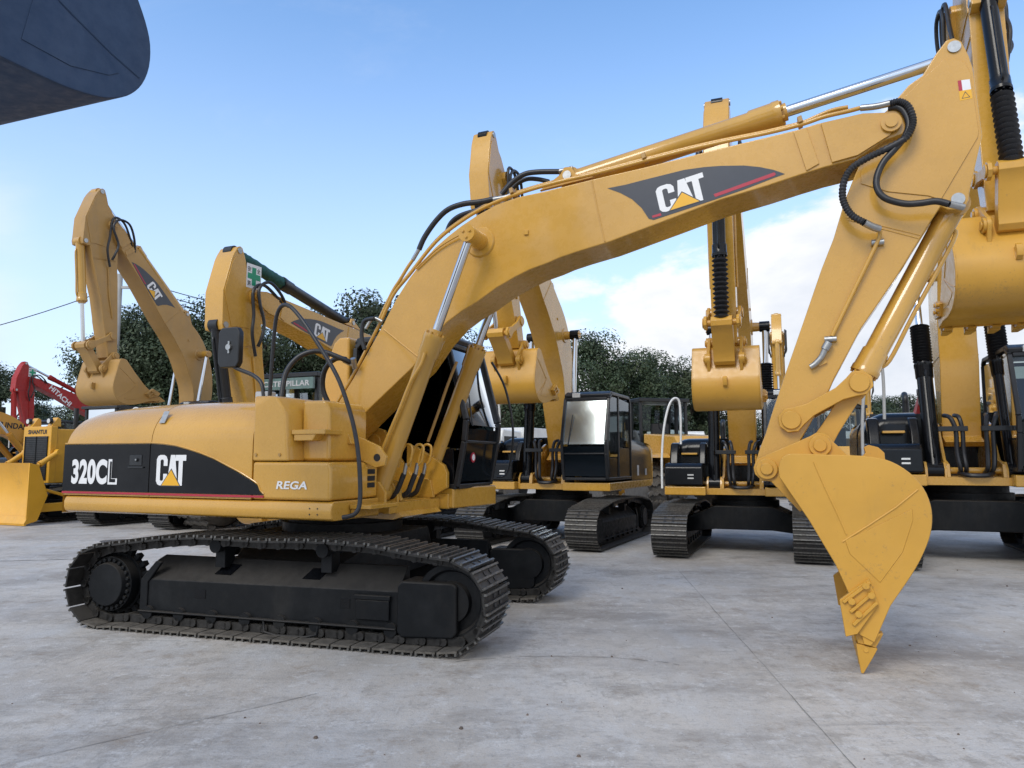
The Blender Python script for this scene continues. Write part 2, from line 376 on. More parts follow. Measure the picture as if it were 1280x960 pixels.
def undercarriage(root, rot, g, hw, N=49, detail=False, fill=True):
    """g = distance from centre to the middle of each track, hw = half shoe width"""
    path = track_path(N)
    for sd in (-1, 1):
        t = sd*g
        if detail:
            chain = MB()
            for x, z, a, p in path:
                m = chain; c = V((x, t, z)); d = V((cos(a), 0, sin(a))); n = V((sin(a), 0, -cos(a))); w = V((0, 1, 0))
                for k in (-1, 1):
                    m.obox(c+w*(.105 if k > 0 else .105)*k-n*.045, d*p*.30, w*.022, n*.034)
                m.cyl(c+w*.145-d*p*.5-n*.050, c-w*.145-d*p*.5-n*.050, .036, seg=10); m.cyl(c+w*.145+d*p*.3-n*.050, c-w*.145+d*p*.3-n*.050, .028, seg=8)
            ch = chain.build('track_chain', STEEL, root, rot)
            for x, z, a, p in path:
                m = MB(); shoe(m, (x, z), a, p, t, hw, False)
                m.build('track_shoe', [DUST if z < .1 else STEEL, WORN, RUB], ch, smooth=0)
        else:
            m = MB()
            for x, z, a, p in path: shoe(m, (x, z), a, p, t, hw)
            m.build('track', [STEEL, WORN, RUB, STEEL], root, rot, smooth=0)
        o = sd                                        # outward side
        to = t+o*(hw-.19); ti = t-o*(hw-.18)
        # frame: section in (t,z) swept along s
        def sec(x, z0, z1, zs, wo=0): return [(x, ti, z0), (x, to+o*wo, z0), (x, to+o*wo, z1), (x, t-o*.08, zs), (x, ti, zs)]
        m = MB(); m.loft([sec(-1.38, .20, .42, .60), sec(-1.30, .155, .445, .645), sec(1.26, .15, .46, .645)])
        if detail or fill:
            m.box(-1.38, 1.26, min(to, to+o*.05), max(to, to+o*.05), .150, .170)
            m.prism([(-1.39, .12), (-1.30, .12), (-1.30, .42), (-1.15, .61), (-1.22, .62), (-1.39, .44)], min(to+o*.015, to-o*.02), max(to+o*.015, to-o*.02))
        fr = m.build('track_frame', UC, root, rot, bevel=.012)
        if detail and o < 0:
            m = MB()
            for a, b in ((-.78, -.63), (.72, .84)): m.box(a+.0, b-.03, to-.004, to+.02, .30, .38); m.build('frame_opening', BLK, fr, smooth=0); m = MB()     # square openings
            for a in (-.50, .42):
                m.obox(V((a, to+.095, .556)), V((.085, .0, .0)), V((.03, .042, .041)), V((0, -.0021, .0021))); m.build('frame_opening', BLK, fr, smooth=0); m = MB()
            m = MB(); m.box(.86, 1.20, to-.035, to-.001, .385, .425); m.box(.88, 1.19, to-.03, to-.001, .22, .385)
            m.build('frame_bracket', UC, fr, bevel=.008); m = MB(); m.tube([(-.02, to-.03, .15), (-.0, to-.04, .06), (.12, to-.045, .02+.02), (.42, to-.045, .045), (.52, to-.04, .07), (.53, to-.03, .15)], .012, 6, smooth=False)
            m.build('guide_bar', UC, fr)
        # front guard / idler fork
        m = MB(); m.prism([(1.27, .14), (1.31, .10), (1.76, .12), (1.80, .16), (1.80, .53), (1.76, .56), (1.31, .56), (1.27, .52)], *sorted((to+o*.05, ti)))
        gd = m.build('idler_guard', UC, root, rot, bevel=.02, seg=2)
        m = MB(); m.lathe((1.73, t-.13, .40), (1.73, t+.13, .40), [(0, .07), (.02, .16), (.22, .17), (.25, .24), (.10, .26), (.10, .31), (.30, .31), (.31, .27), (.69, .27), (.70, .31), (.90, .31), (.90, .26), (.75, .24), (.78, .17), (.98, .16), (1, .07)], 36)
        m.build('idler_wheel', UC, root, rot)
        m = MB(); m.cyl((-1.73, t-.04, .385), (-1.73, t+.04, .385), .28, seg=32)
        for k in range(21):
            a = 2*pi*k/21; m.obox((-1.73+.30*cos(a), t, .385+.30*sin(a)), V((cos(a), 0, sin(a)))*.04, V((0, .03, 0)), V((-sin(a), 0, cos(a)))*.022)
        sp = m.build('sprocket', UC, root, rot)
        m = MB(); m.cyl((-1.73, t-o*.05, .385), (-1.73, to+o*.03, .385), .255, seg=32); m.cyl((-1.73, to+o*.03, .385), (-1.73, to+o*.085, .385), .21, .195, seg=32)
        for k in range(24):
            a = 2*pi*k/24; m.cyl((-1.73+.225*cos(a), to+o*.02, .385+.225*sin(a)), (-1.73+.225*cos(a), to+o*.055, .385+.225*sin(a)), .021, seg=6)
        m.build('final_drive', UC, root, rot, bevel=.006)
        for k in range(8):
            x = -1.28+k*.355
            m = MB(); m.cyl((x, t-.145, .150), (x, t+.145, .150), .058, seg=16)
            for q in (-1, 1): m.cyl((x, t+q*.05, .150), (x, t+q*.08, .150), .085, seg=16)
            m.box(x-.045, x+.045, t-.10, t+.10, .17, .24)
            m.build('track_roller', UC, root, rot)
        for x in (-.55, .55):
            m = MB(); m.cyl((x, t-.15, .775), (x, t+.15, .775), .06, seg=14); m.box(x-.05, x+.05, t-.07, t+.07, .58, .75)
            m.build('carrier_roller', UC, root, rot)
    m = MB(); gi = g-hw+.2
    m.loft([[(-.55, -gi, .34), (.55, -gi, .34), (.55, -gi, .60), (-.55, -gi, .60)], [(-.75, -.5, .42), (.75, -.5, .42), (.75, -.5, .84), (-.75, -.5, .84)],
            [(-.75, .5, .42), (.75, .5, .42), (.75, .5, .84), (-.75, .5, .84)], [(-.55, gi, .34), (.55, gi, .34), (.55, gi, .60), (-.55, gi, .60)]])
    m.build('carbody', UC, root, rot, bevel=.015)
    m = MB(); m.cyl((0, 0, .82), (0, 0, .93), .62, seg=40); m.cyl((0, 0, .93), (0, 0, 1.05), .56, seg=40)
    m.build('swing_bearing', UC, root, rot)

# ------------------------------------------------------------------ bucket (also usable alone)
def bucket(F, parent, rot, mat, w=.58, ink=None):
    P = lambda L: [F.out(q) for q in L]
    out, opn = P(K_OUT), P(K_OPEN)
    m = MB()
    # shell as a curved sheet
    n = len(out); cx = sum(p[0] for p in out)/n; cz = sum(p[1] for p in out)/n
    fo = [FK0.out(q) for q in K_OUT]
    inner = []
    for i, p in enumerate(out):
        a = out[max(i-1, 0)]; b = out[min(i+1, n-1)]; d = V((b[0]-a[0], b[1]-a[1])).normalized()
        nn = V((d.y, -d.x)); inner.append((p[0]+nn.x*.03, p[1]+nn.y*.03))
    m.prism(out+inner[::-1], -w, w)
    bk = m.build('bucket', mat, parent, rot, smooth=30)
    for sd in (-1, 1):
        m = MB(); m.prism(out+opn, *sorted((sd*(w-.012), sd*(w+.016))))
        m.build('side_plate', mat, bk, bevel=.006)
        m = MB(); r = P(K_RIB2); a, b = r[0], r[1]
        def strip(p, q, hw=.02, th=.012):
            d = V((q[0]-p[0], q[1]-p[1])).normalized(); nn = V((-d.y, d.x))*hw
            m.prism([(p[0]+nn.x, p[1]+nn.y), (q[0]+nn.x, q[1]+nn.y), (q[0]-nn.x, q[1]-nn.y), (p[0]-nn.x, p[1]-nn.y)], *sorted((sd*(w+.014), sd*(w+.016+th))))
        for pts in ([(1017, 577), (1030, 607), (1048, 645), (1058, 668)], [(1053, 677), (1085, 657), (1120, 634), (1147, 612)]):
            mm = MB(); mm.tube([V((a, sd*(w+.016), b)) for a, b in P(tr(FK, pts, -.58))], .007, 6, smooth=False); mm.build('weld_seam', mat, bk)
        inn = P(tr(FK, [(1062, 692), (1056, 675), (1140, 636)], -.58))
        m.prism([inn[0], inn[1], inn[2]]+P(tr(FK, [(1141, 650), (1128, 690), (1100, 728)], -.58)), *sorted((sd*(w+.014), sd*(w+.021))))
        m.build('wear_plate', mat, bk, bevel=.004)
        if mat is NAVY_SHADE: continue
        m = MB(); cut = P(K_CUT); m.prism(cut, *sorted((sd*(w+.014), sd*(w+.048))))
        c0, c1 = V(cut[0]), V(cut[1])
        dd = (V(cut[3])-V(cut[2])).normalized(); 
        for f0 in (.12, .5, .88):
            s0 = V(cut[0])*(1-f0)+V(cut[4])*f0; s1 = V(cut[1])*(1-f0)+V(cut[2])*f0
            if f0 < .2: s0 = s0*.9+s1*.1
            else: s0 = s0*.75+s1*.25; s1 = s1*.95+s0*.05
            dv = (s1-s0).normalized(); nn = V((-dv.y, dv.x))*.012
            m.prism([tuple(s0+nn), tuple(s1+nn), tuple(s1-nn), tuple(s0-nn)], *sorted((sd*(w+.046), sd*(w+.07))))
        sc = m.build('side_cutter', mat, bk, bevel=.005)
        m = MB()
        for fx, fz in ((.35, .25), (.85, .12), (.45, .72), (.90, .52)):
            q = (V(cut[0])*(1-fx)+V(cut[1])*fx)*(1-fz)+(V(cut[4])*(1-fx)+V(cut[2])*fx)*fz
            m.cyl((q.x, sd*(w+.044), q.y), (q.x, sd*(w+.085), q.y), .024, seg=8); m.build('bolt', mat, sc); m = MB()
    tip = P(K_TIP); mid = ((tip[0][0]+tip[1][0])/2, (tip[0][1]+tip[1][1])/2); dv = V((tip[2][0]-mid[0], tip[2][1]-mid[1])); nv = V((-dv.y, dv.x)).normalized()
    m = MB(); a = V(mid)-dv*.25; m.prism([tuple(a+nv*.075), tuple(a-nv*.06), tuple(V(mid)+dv*.12-nv*.022), tuple(V(mid)+dv*.12+nv*.022)], -w-.005, w+.005)
    m.build('cutting_lip', mat, bk, bevel=.004)
    for k in range(5):
        t = -w+.08+k*(2*w-.16)/4; m = MB()
        def rc(c, a, b): return [(c.x+nv.x*a, t-b, c.y+nv.y*a), (c.x+nv.x*a, t+b, c.y+nv.y*a), (c.x-nv.x*a, t+b, c.y-nv.y*a), (c.x-nv.x*a, t-b, c.y-nv.y*a)]
        m.loft([rc(V(mid)-dv*.25, .095, .045), rc(V(mid)+dv*.0, .075, .05), rc(V(mid)+dv*.16, .060, .05)])
        m.loft([rc(V(mid)+dv*.17, .072, .06), rc(V(mid)+dv*.45, .05, .052), rc(V(mid)+dv*.93, .008, .034)])
        m.cyl((mid[0]+dv.x*.28, t-.062, mid[1]+dv.y*.28), (mid[0]+dv.x*.28, t+.062, mid[1]+dv.y*.28), .02, seg=8)
        m.build('tooth', mat, bk, bevel=.004)
    # ears
    for sd in (-1, 1):
        m = MB(); E = [(0-.10*sin(a), -.10*cos(a)) for a in [radians(x) for x in (-60, -20, 20, 60, 100)]]
        e = [(.105*cos(radians(a)), .105*sin(radians(a))) for a in (-100, -140, -180, 150, 120, 95)]
        e += [(K_H2+.105*cos(radians(a)), .105*sin(radians(a))) for a in (110, 80, 50, 20, -10)]
        e += tr(FK, [(1062, 571), (1060, 600), (1000, 640)], -.26)
        m.prism(P(e), *sorted((sd*.21, sd*.255)))
        for q in ((0, 0), (K_H2, 0)):
            c = F.out(q); m.cyl((c[0], sd*.20, c[1]), (c[0], sd*.285, c[1]), .085, seg=20); m.cyl((c[0], sd*.285, c[1]), (c[0], sd*.305, c[1]), .05, seg=16)
        m.build('ear', mat, bk, bevel=.006)
    m = MB(); hk = P(tr(FK, [(1075, 574), (1082, 566), (1080, 559), (1086, 556), (1098, 559), (1106, 566), (1107, 577)], -.05)); m.prism(hk, -.03, .03)
    m.build('lifting_hook', mat, bk, bevel=.004)
    return bk
FK0 = FK

# ------------------------------------------------------------------ boom, stick and linkage
def decal_side(F, sd, parent, rot, d=0, old=False, logo=True, tri=True):
    P = [F.out(q) for q in DECAL]
    m = MB(); m.prism(P, *sorted((sd*(BH+.001), sd*(BH+.003))))
    dc = m.build('decal', DEC, parent, 0, smooth=0)
    n = V((0, sd, 0))
    a0 = FB.inv(unp(826, 267, -BH)); a1 = FB.inv(unp(886, 248, -BH)); v0 = FB.inv(unp(819, 235, -BH))
    h = hypot(v0[0]-a0[0], v0[1]-a0[1]); wv = hypot(a1[0]-a0[0], a1[1]-a0[1])
    if sd < 0: o, e = a0, a1
    else: o, e = a1, a0
    O = F.o3(o, sd*(BH+.003)); U = (F.o3(e, sd*(BH+.003))-O).normalized()
    Vv = n.cross(U); 
    if Vv.z < 0: Vv = -Vv
    if logo: cat_logo(O, U, Vv, n, wv, h, dc, 0, .001)
    m = MB()
    q = tr(FB, [(892, 243), (968, 215.5), (970, 218), (968, 220), (894, 246.5)], -BH); m.prism([F.out(x) for x in q], *sorted((sd*(BH+.0031), sd*(BH+.005))))
    if sd < 0:
        m.build('stripe', LRED, dc, smooth=0); m = MB()
        q = tr(FB, [(815, 270), (826, 266.5), (827, 269.5), (816, 272.5)], -BH); m.prism([F.out(x) for x in q], *sorted((sd*(BH+.0031), sd*(BH+.005))))
    m.build('stripe', LRED, dc, smooth=0)
    return dc
def arm(root, rot, a1, a2, a3, P, PB, cyl=('y', 'chrome'), bell=False, decal=None, main=False, wrap=False, foot=FOOT, bw=.58, bs=1, sc=None):
    """a1, a2 = pitch of boom and stick, a3 = pitch of the bucket ear line"""
    F1 = Frame(foot, a1); N = F1.out((L1, 0)); F2 = Frame(N, a2); B = F2.out((L2, 0)); F3 = Frame(B, a3, bs)
    prof = [F1.out(q) for q in B_BOOM]
    m = MB(); m.prism(prof, -BH, BH); bo = m.build('boom', P, root, rot, bevel=.012, smooth=30, seg=2)
    # welds, seams and stiffener pads
    for sd in (-1, 1):
        m = MB()
        for pts in ([(740, 226), (747, 262), (756, 302)], [(419, 513), (438, 528)], [(480, 412), (522, 446)]):
            q = tr(FB, pts, -BH); m.tube([F1.o3(x, sd*(BH+.001)) for x in q], .008, 6, smooth=False); m.build('weld_seam', P, bo); m = MB()
        m = MB(); q = tr(FB, [(992, 166), (1008, 160), (1024, 205), (1008, 214)], -BH); m.prism([F1.out(x) for x in q], *sorted((sd*(BH-.001), sd*(BH+.014)))); m.build('stiffener', P, bo, bevel=.003)
        q = tr(FB, [(1026, 155), (1078, 143), (1107, 142), (1116, 146), (1119, 156), (1112, 170), (1072, 195), (1040, 204)], -BH)
        m = MB(); m.prism([F1.out(x) for x in q], *sorted((sd*(BH-.001), sd*(BH+.022)))); m.build('nose_plate', P, bo, bevel=.003)
        c = F1.out((L1, 0)); m = MB(); m.lathe((c[0], sd*(BH+.02), c[1]), (c[0], sd*(BH+.065), c[1]), [(0, .075), (.65, .075), (.66, .045), (1, .045)], 24); m.build('pin_boss', P, bo)
        c = F1.out(FB.inv(unp(658, 291, -BH))); m = MB(); m.box(c[0]-.022, c[0]+.022, *sorted((sd*(BH-.001), sd*(BH+.018))), c[1]-.022, c[1]+.022); m.build('lug_block', P, bo, bevel=.003)
        c = F1.out(B_CYL); m = MB(); m.lathe((c[0], sd*(BH-.01), c[1]), (c[0], sd*(BH+.325), c[1]), [(0, .155), (.06, .15), (.09, .14), (.095, .088), (.88, .075), (.885, .084), (1, .082)], 36)
        pb = m.build('cylinder_boss', P, bo); m = MB()
        for k in range(3):
            a = 2*pi*k/3+.5; m.cyl((c[0]+.04*cos(a), sd*(BH+.32), c[1]+.04*sin(a)), (c[0]+.04*cos(a), sd*(BH+.34), c[1]+.04*sin(a)), .014, seg=6)
        m.build('bolts', P, pb)
    m = MB()                                           # lugs of the stick cylinder
    for sd in (-1, 1):
        c = F1.out(B_SC); b0 = F1.out(FB.inv(unp(676, 240, -.12))); b1 = F1.out(FB.inv(unp(745, 223, -.12)))
        m.prism([b0, (c[0]-.07, c[1]+.02), (c[0]-.03, c[1]+.085), (c[0]+.04, c[1]+.08), (c[0]+.085, c[1]+.0), b1], *sorted((sd*.12, sd*.16)))
    m.build('cylinder_lug', P, bo, bevel=.004)
    m = MB(); caps = []
    for sd in (-1, 1):
        c = F1.out(B_SC); m.cyl((c[0], sd*.16, c[1]), (c[0], sd*.175, c[1]), .042, seg=18); m.build('pin_cap', ZINC, bo); m = MB()
        c = F2.out(S_CYL); m.cyl((c[0], sd*SHW, c[1]), (c[0], sd*(SHW+.014), c[1]), .048, seg=18); caps.append(m); m = MB()
        c = F2.out(S_BC); m.cyl((c[0], sd*SHW, c[1]), (c[0], sd*(SHW+.014), c[1]), .048, seg=18); caps.append(m); m = MB()
    if main or decal is not None:
        for sd in (decal or (-1,)): decal_side(F1, sd, bo, rot)
    # stick
    sp = [F2.out(q) for q in B_STICK]
    m = MB(); m.prism(sp, -SHW, SHW); st = m.build('stick', P, root, rot, bevel=.010, smooth=30, seg=2)
    for c_ in caps: c_.build('pin_cap', ZINC, st)
    if not main:
        for k, (t, q) in enumerate(((BH+.05, .0), (BH+.09, .05), (-BH-.05, .0), (-BH-.09, .05))):
            if k % 2: pts = [F1.o3((L1-.75, .27), t*.6), F1.o3((L1-.40, .28+q), t*.9), F1.o3((L1-.05, .27+q), t), F1.o3((L1+.10, .10), t), F1.o3((L1-.02, -.12), t), F2.o3((.42, -.02), t), F2.o3((.66, .06), t), F2.o3((.80, .10), t*.85)]
            else: pts = [F1.o3((L1-.70, .26), t*.6), F1.o3((L1-.35, .26), t*.9), F1.o3((L1+.02, .22), t), F1.o3((L1+.16, .0), t), F2.o3((.30, .16), t), F2.o3((.60, .22), t), F2.o3((.95, .12), t*.82)]
            m = MB(); m.tube(pts, .026, 8); m.build('arm_hose', RUB, st)
        for sd in (-1, 1): m = MB(); m.tube([F2.o3((.95, .12), sd*(SHW+.02)), F2.o3((1.6, .10), sd*(SHW+.015)), F2.o3((2.1, .02), sd*(SHW+.015))], .016, 6, smooth=False); m.build('stick_pipe', P, st)
    m = MB()
    for sd in (-1, 1):
        # heavy side plate on the upper stick and a weld edge down the front
        q = tr(FS, [(1196, 74), (1206, 79), (1213, 92), (1223, 164), (1222, 172), (1176, 250), (1160, 245), (1110, 240), (1076, 230), (1076, 215), (1119, 132), (1140, 112), (1180, 75)], -SHW)
        m.prism([F2.out(x) for x in q], *sorted((sd*(SHW-.001), sd*(SHW+.010)))); m.build('stick_plate', P, st, bevel=.003); m = MB()
        for pts in ([(1058, 272), (1092, 280), (1150, 294)], [(1060, 275), (1148, 298)]):
            q = tr(FS, pts, -SHW); m.tube([F2.o3(x, sd*(SHW+.001)) for x in q], .005, 6, smooth=False)
        m.build('weld_seam', P, st)
        for q, r in ((F2.out((L2, 0)), .085), (F2.out(S_I), .085)): m = MB(); m.cyl((q[0], sd*SHW, q[1]), (q[0], sd*(SHW+.022), q[1]), r, seg=24); m.build('pin_boss', P, st)
        m = MB()
    # linkage
    I = F2.out(S_I); H2 = F3.out((K_H2, 0)); d = hypot(H2[0]-I[0], H2[1]-I[1]); a = (L_IH**2-L_HH**2+d*d)/(2*d); hh = sqrt(max(L_IH**2-a*a, 0.0001))
    ux, uz = (H2[0]-I[0])/d, (H2[1]-I[1])/d
    H = (I[0]+ux*a-uz*hh, I[1]+uz*a+ux*hh)
    def linkbar(p, q, t0, t1, r, wq, name):
        d = V((q[0]-p[0], q[1]-p[1])); an = atan2(d.y, d.x); L = d.length; F = Frame(p, an)
        pr = [(r*cos(radians(x)), r*sin(radians(x))) for x in (50, 90, 135, 180, 225, 270, 310)]+[(r*1.6, -wq), (L-r*1.6, -wq)]+[(L+r*cos(radians(x)), r*sin(radians(x))) for x in (-130, -90, -45, 0, 45, 90, 130)]+[(L-r*1.6, wq), (r*1.6, wq)]
        m = MB()
        for t in ((t0, t1), (-t1, -t0)) if t0 > 0 else ((t0, t1),):
            m.prism([F.out(x) for x in pr], *t)
            for c in (p, q):
                if t0 > 0: s_ = 1 if t[0] > 0 else -1; e = max(abs(t[0]), abs(t[1])); m.cyl((c[0], s_*e, c[1]), (c[0], s_*(e+.02), c[1]), r*.72, seg=20)
        m.cyl((q[0], -t1, q[1]), (q[0], t1, q[1]), .045, seg=16)
        return m.build(name, PB, root, rot, bevel=.006)
    linkbar(I, H, SHW+.025, SHW+.07, .105, .055, 'idler_link')
    linkbar(H2, H, -.15, .15, .10, .07, 'bucket_link')
    bucket(F3, root, rot, PB, bw)
    # cylinders
    m1, m2 = (YC if cyl[0] == 'y' else BLK if cyl[0] == 'b' else P), CHR
    for sd in (-1, 1):
        cylinder('boom_cylinder', V((CYLBASE[0], sd*.48, CYLBASE[1])), V((F1.out(B_CYL)[0], sd*.48, F1.out(B_CYL)[1])), .105 if cyl[0] == 'b' else .088, 1.60, root, rot, (m1, m2), bellows=bell and .62, rod=.48, pipe=not main)
    q0, q1 = F1.out(B_SC), F2.out(S_CYL)
    m1s = sc or (YC if cyl[0] == 'y' else P if cyl[0] != 'b' else BLK)
    cylinder('stick_cylinder', (q0[0], 0, q0[1]), (q1[0], 0, q1[1]), .098, 1.95, root, rot, (m1s, m2), bellows=bell and .5, rod=.5, pipe=False, wrap=wrap)
    q0, q1 = F2.out(S_BC), H
    cylinder('bucket_cylinder', (q0[0], 0, q0[1]), (q1[0], 0, q1[1]), .092, 1.62 if main else 1.30, root, rot, (m1s, m2), bellows=bell and 3, rod=.42, side=1)
    return bo, st, F1, F2, F3

# ------------------------------------------------------------------ cab (profile in s,z ; t from tr to tl)
def cab(root, rot, tr_, tl, yellow=None, front=GL, s0=-.5, detail=True, lower=None, glz=None):
    glz = glz or GL
    z0, z1 = 1.27, 2.93
    PR = [(s0, z0), (s0+.03, z1-.10), (s0+.12, z1-.02), (.84, z1-.02), (.98, z1-.12), (1.21, 1.98), (1.19, 1.75), (1.10, z0)]
    fr = MB(); w = .060
    for t in (tr_+w/2, tl-w/2):
        pts = [V((x, t, z)) for x, z in PR]
        for a, b in zip(pts, pts[1:]+pts[:1]): fr.beam(a, b, w*.96, w, up=(0, 1, 0))
        fr.beam((.40, t, z0), (.40, t, z1-.04), w*.9, .07, up=(1, 0, 0))
    for k, (x, z) in enumerate(PR):
        q = .03 if k in (5, 6) else w*.9
        if k != 5: fr.beam((x, tr_+w, z), (x, tl-w, z), q, q, up=(1, 0, 0))
    c = fr.build('cab_frame', BLK2, root, rot, bevel=.012, seg=2)
    m = MB(); m.prism([(s0, z1-.05), (s0+.05, z1+.02), (.88, z1+.03), (1.0, z1-.03), (.98, z1-.10), (.86, z1-.05)], tr_+.01, tl-.01)
    m.build('cab_roof', BLK2, root, rot, bevel=.02, seg=2)
    mid = (tr_+tl)/2
    def pane(name, pts, mat, par=c): return MB().add(pts, [tuple(range(len(pts)))]).build(name, mat, par, 0, smooth=0)
    xo = .012
    pane('windscreen', [(1.20+xo, tr_+.05, 1.93), (1.20+xo, tl-.05, 1.93), (.975, tl-.05, z1-.13), (.975, tr_+.05, z1-.13)], front)
    pane('lower_windscreen', [(1.11+xo, tr_+.05, z0+.05), (1.11+xo, tl-.05, z0+.05), (1.205, tl-.05, 1.89), (1.205, tr_+.05, 1.89)], lower or GLD)
    for t in (tr_+.02, tl-.02):
        pane('side_window', [(.44, t, z0+.42), (.44, t, z1-.08), (.80, t, z1-.08), (.93, t, z1-.13), (1.15, t, 1.98), (1.13, t, 1.72), (1.06, t, z0+.42)], glz)
        pane('side_window', [(s0+.06, t, z0+.62), (s0+.08, t, z1-.12), (.36, t, z1-.08), (.36, t, z0+.62)], glz)
    pane('rear_window', [(s0+.02, tr_+.06, z0+.62), (s0+.02, tl-.06, z0+.62), (s0+.04, tl-.06, z1-.12), (s0+.04, tr_+.06, z1-.12)], GL)
    m = MB()
    for t in (tr_+.035, tl-.035):
        m.prism([(s0+.02, z0), (s0+.02, z0+.6), (.38, z0+.6), (.38, z0)], t-.012, t+.012); m.prism([(.42, z0), (.42, z0+.4), (1.06, z0+.4), (1.08, z0)], t-.012, t+.012)
    m.box(s0+.02, s0+.05, tr_+.03, tl-.03, z0, z0+.6); m.box(s0, 1.08, tr_+.02, tl-.02, z0-.02, z0+.02)
    m.build('cab_panel', BLK, root, rot, bevel=.004)
    m = MB(); m.box(-.10, .38, mid-.26, mid+.26, 1.62, 1.75); m.prism([(-.12, 1.72), (-.30, 2.35), (-.20, 2.38), (.0, 1.75)], mid-.25, mid+.25)
    m.prism([(-.27, 2.36), (-.32, 2.58), (-.24, 2.60), (-.19, 2.38)], mid-.14, mid+.14)
    m.box(-.05, .32, mid-.2, mid+.2, z0, 1.62)
    for s_ in (-1, 1): m.box(-.02, .50, mid+s_*.36-.06, mid+s_*.36+.06, 1.45, 1.90); m.cyl((.42, mid+s_*.36, 1.9), (.46, mid+s_*.34, 2.08), .02, seg=8)
    m.box(.92, .98, tr_+.12, tr_+.30, 1.75, 2.0)
    m.build('operator_seat', SEAT, root, rot, bevel=.02)
    if detail:
        m = MB()                                      # wiper, hinges
        m.tube([(1.225, tr_+.16, 1.92), (1.15, tr_+.20, 2.30), (1.11, tr_+.22, 2.5)], .009, 6)
        m.build('wiper', BLK2, c)
        m = MB()                                      # grab rails in front of the cab
        m.tube([(1.17, tl+.02, 1.35), (1.30, tl+.06, 1.42), (1.36, tl+.06, 1.9), (1.26, tl+.06, 2.4), (1.10, tl+.02, 2.72)], .014, 8)
        m.build('grab_rail', BLK2, c)
    return c

def deck(root, rot, P, horns=True):
    m = MB()
    for a, b in ((-1.36, -.62), (.40, 1.36)): m.box(-2.2, 1.06, a, b, 1.04, 1.20)
    m.build('deck_beam', P, root, rot, bevel=.02, seg=2)
    m = MB(); m.box(-1.2, .82, -.60, .38, 1.06, 1.17)
    for t in (-.33, .33):                             # boom foot plates
        m.prism([(-.9, 1.16), (-.55, 1.45), (-.12, 1.82), (-.02, 1.93), (.12, 1.96), (.28, 1.90), (.36, 1.75), (.62, 1.40), (.86, 1.34), (.90, 1.16)], t-.022, t+.022)
    for t in (-.60, -.36, .36, .60):                  # horns for the boom cylinders
        m.prism([(.40, 1.06), (.52, 1.30), (.66, 1.38), (.80, 1.37), (.88, 1.27), (.88, 1.06)], t-.018, t+.018)
    m.box(.82, .90, -.62, .62, 1.05, 1.16)
    for t in (-.34, .34): m.cyl((FOOT[0], t-.05, FOOT[1]), (FOOT[0], t+.05, FOOT[1]), .085, seg=20)
    m.build('revolving_frame', P, root, rot, bevel=.005)
    m = MB(); m.cyl((CYLBASE[0], -.66, CYLBASE[1]), (CYLBASE[0], .66, CYLBASE[1]), .045, seg=16)
    m.build('cylinder_pin', P, root, rot)

def front_hoses(root, rot):
    m = MB()
    for t, q in ((-.22, -.1), (-.14, -.05), (.14, .05), (.22, .1)):
        m.tube([(.70, t+q, 2.02), (.86, t+q*.5, 1.98), (.90, t, 1.80), (.90, t, 1.50), (.93, t*.9, 1.30), (.82, t*.8, 1.22)], .030, 8)
    m.tube([(.84, -.2, 1.22), (.98, -.1, 1.19), (.98, .1, 1.19), (.84, .2, 1.22)], .032, 8)
    m.build('hydraulic_hoses', RUB, root, rot)
    m = MB()
    for t in (-.22, -.14, .14, .22): m.cyl((.90, t, 1.78), (.90, t, 1.66), .024, seg=8)
    m.build('hose_fitting', WPAINT, root, rot)
    m = MB(); m.box(.87, .95, -.44, -.08, 1.79, 1.86); m.box(.87, .95, .08, .44, 1.79, 1.86)
    m.build('hose_clamp', BLK2, root, rot, bevel=.006)

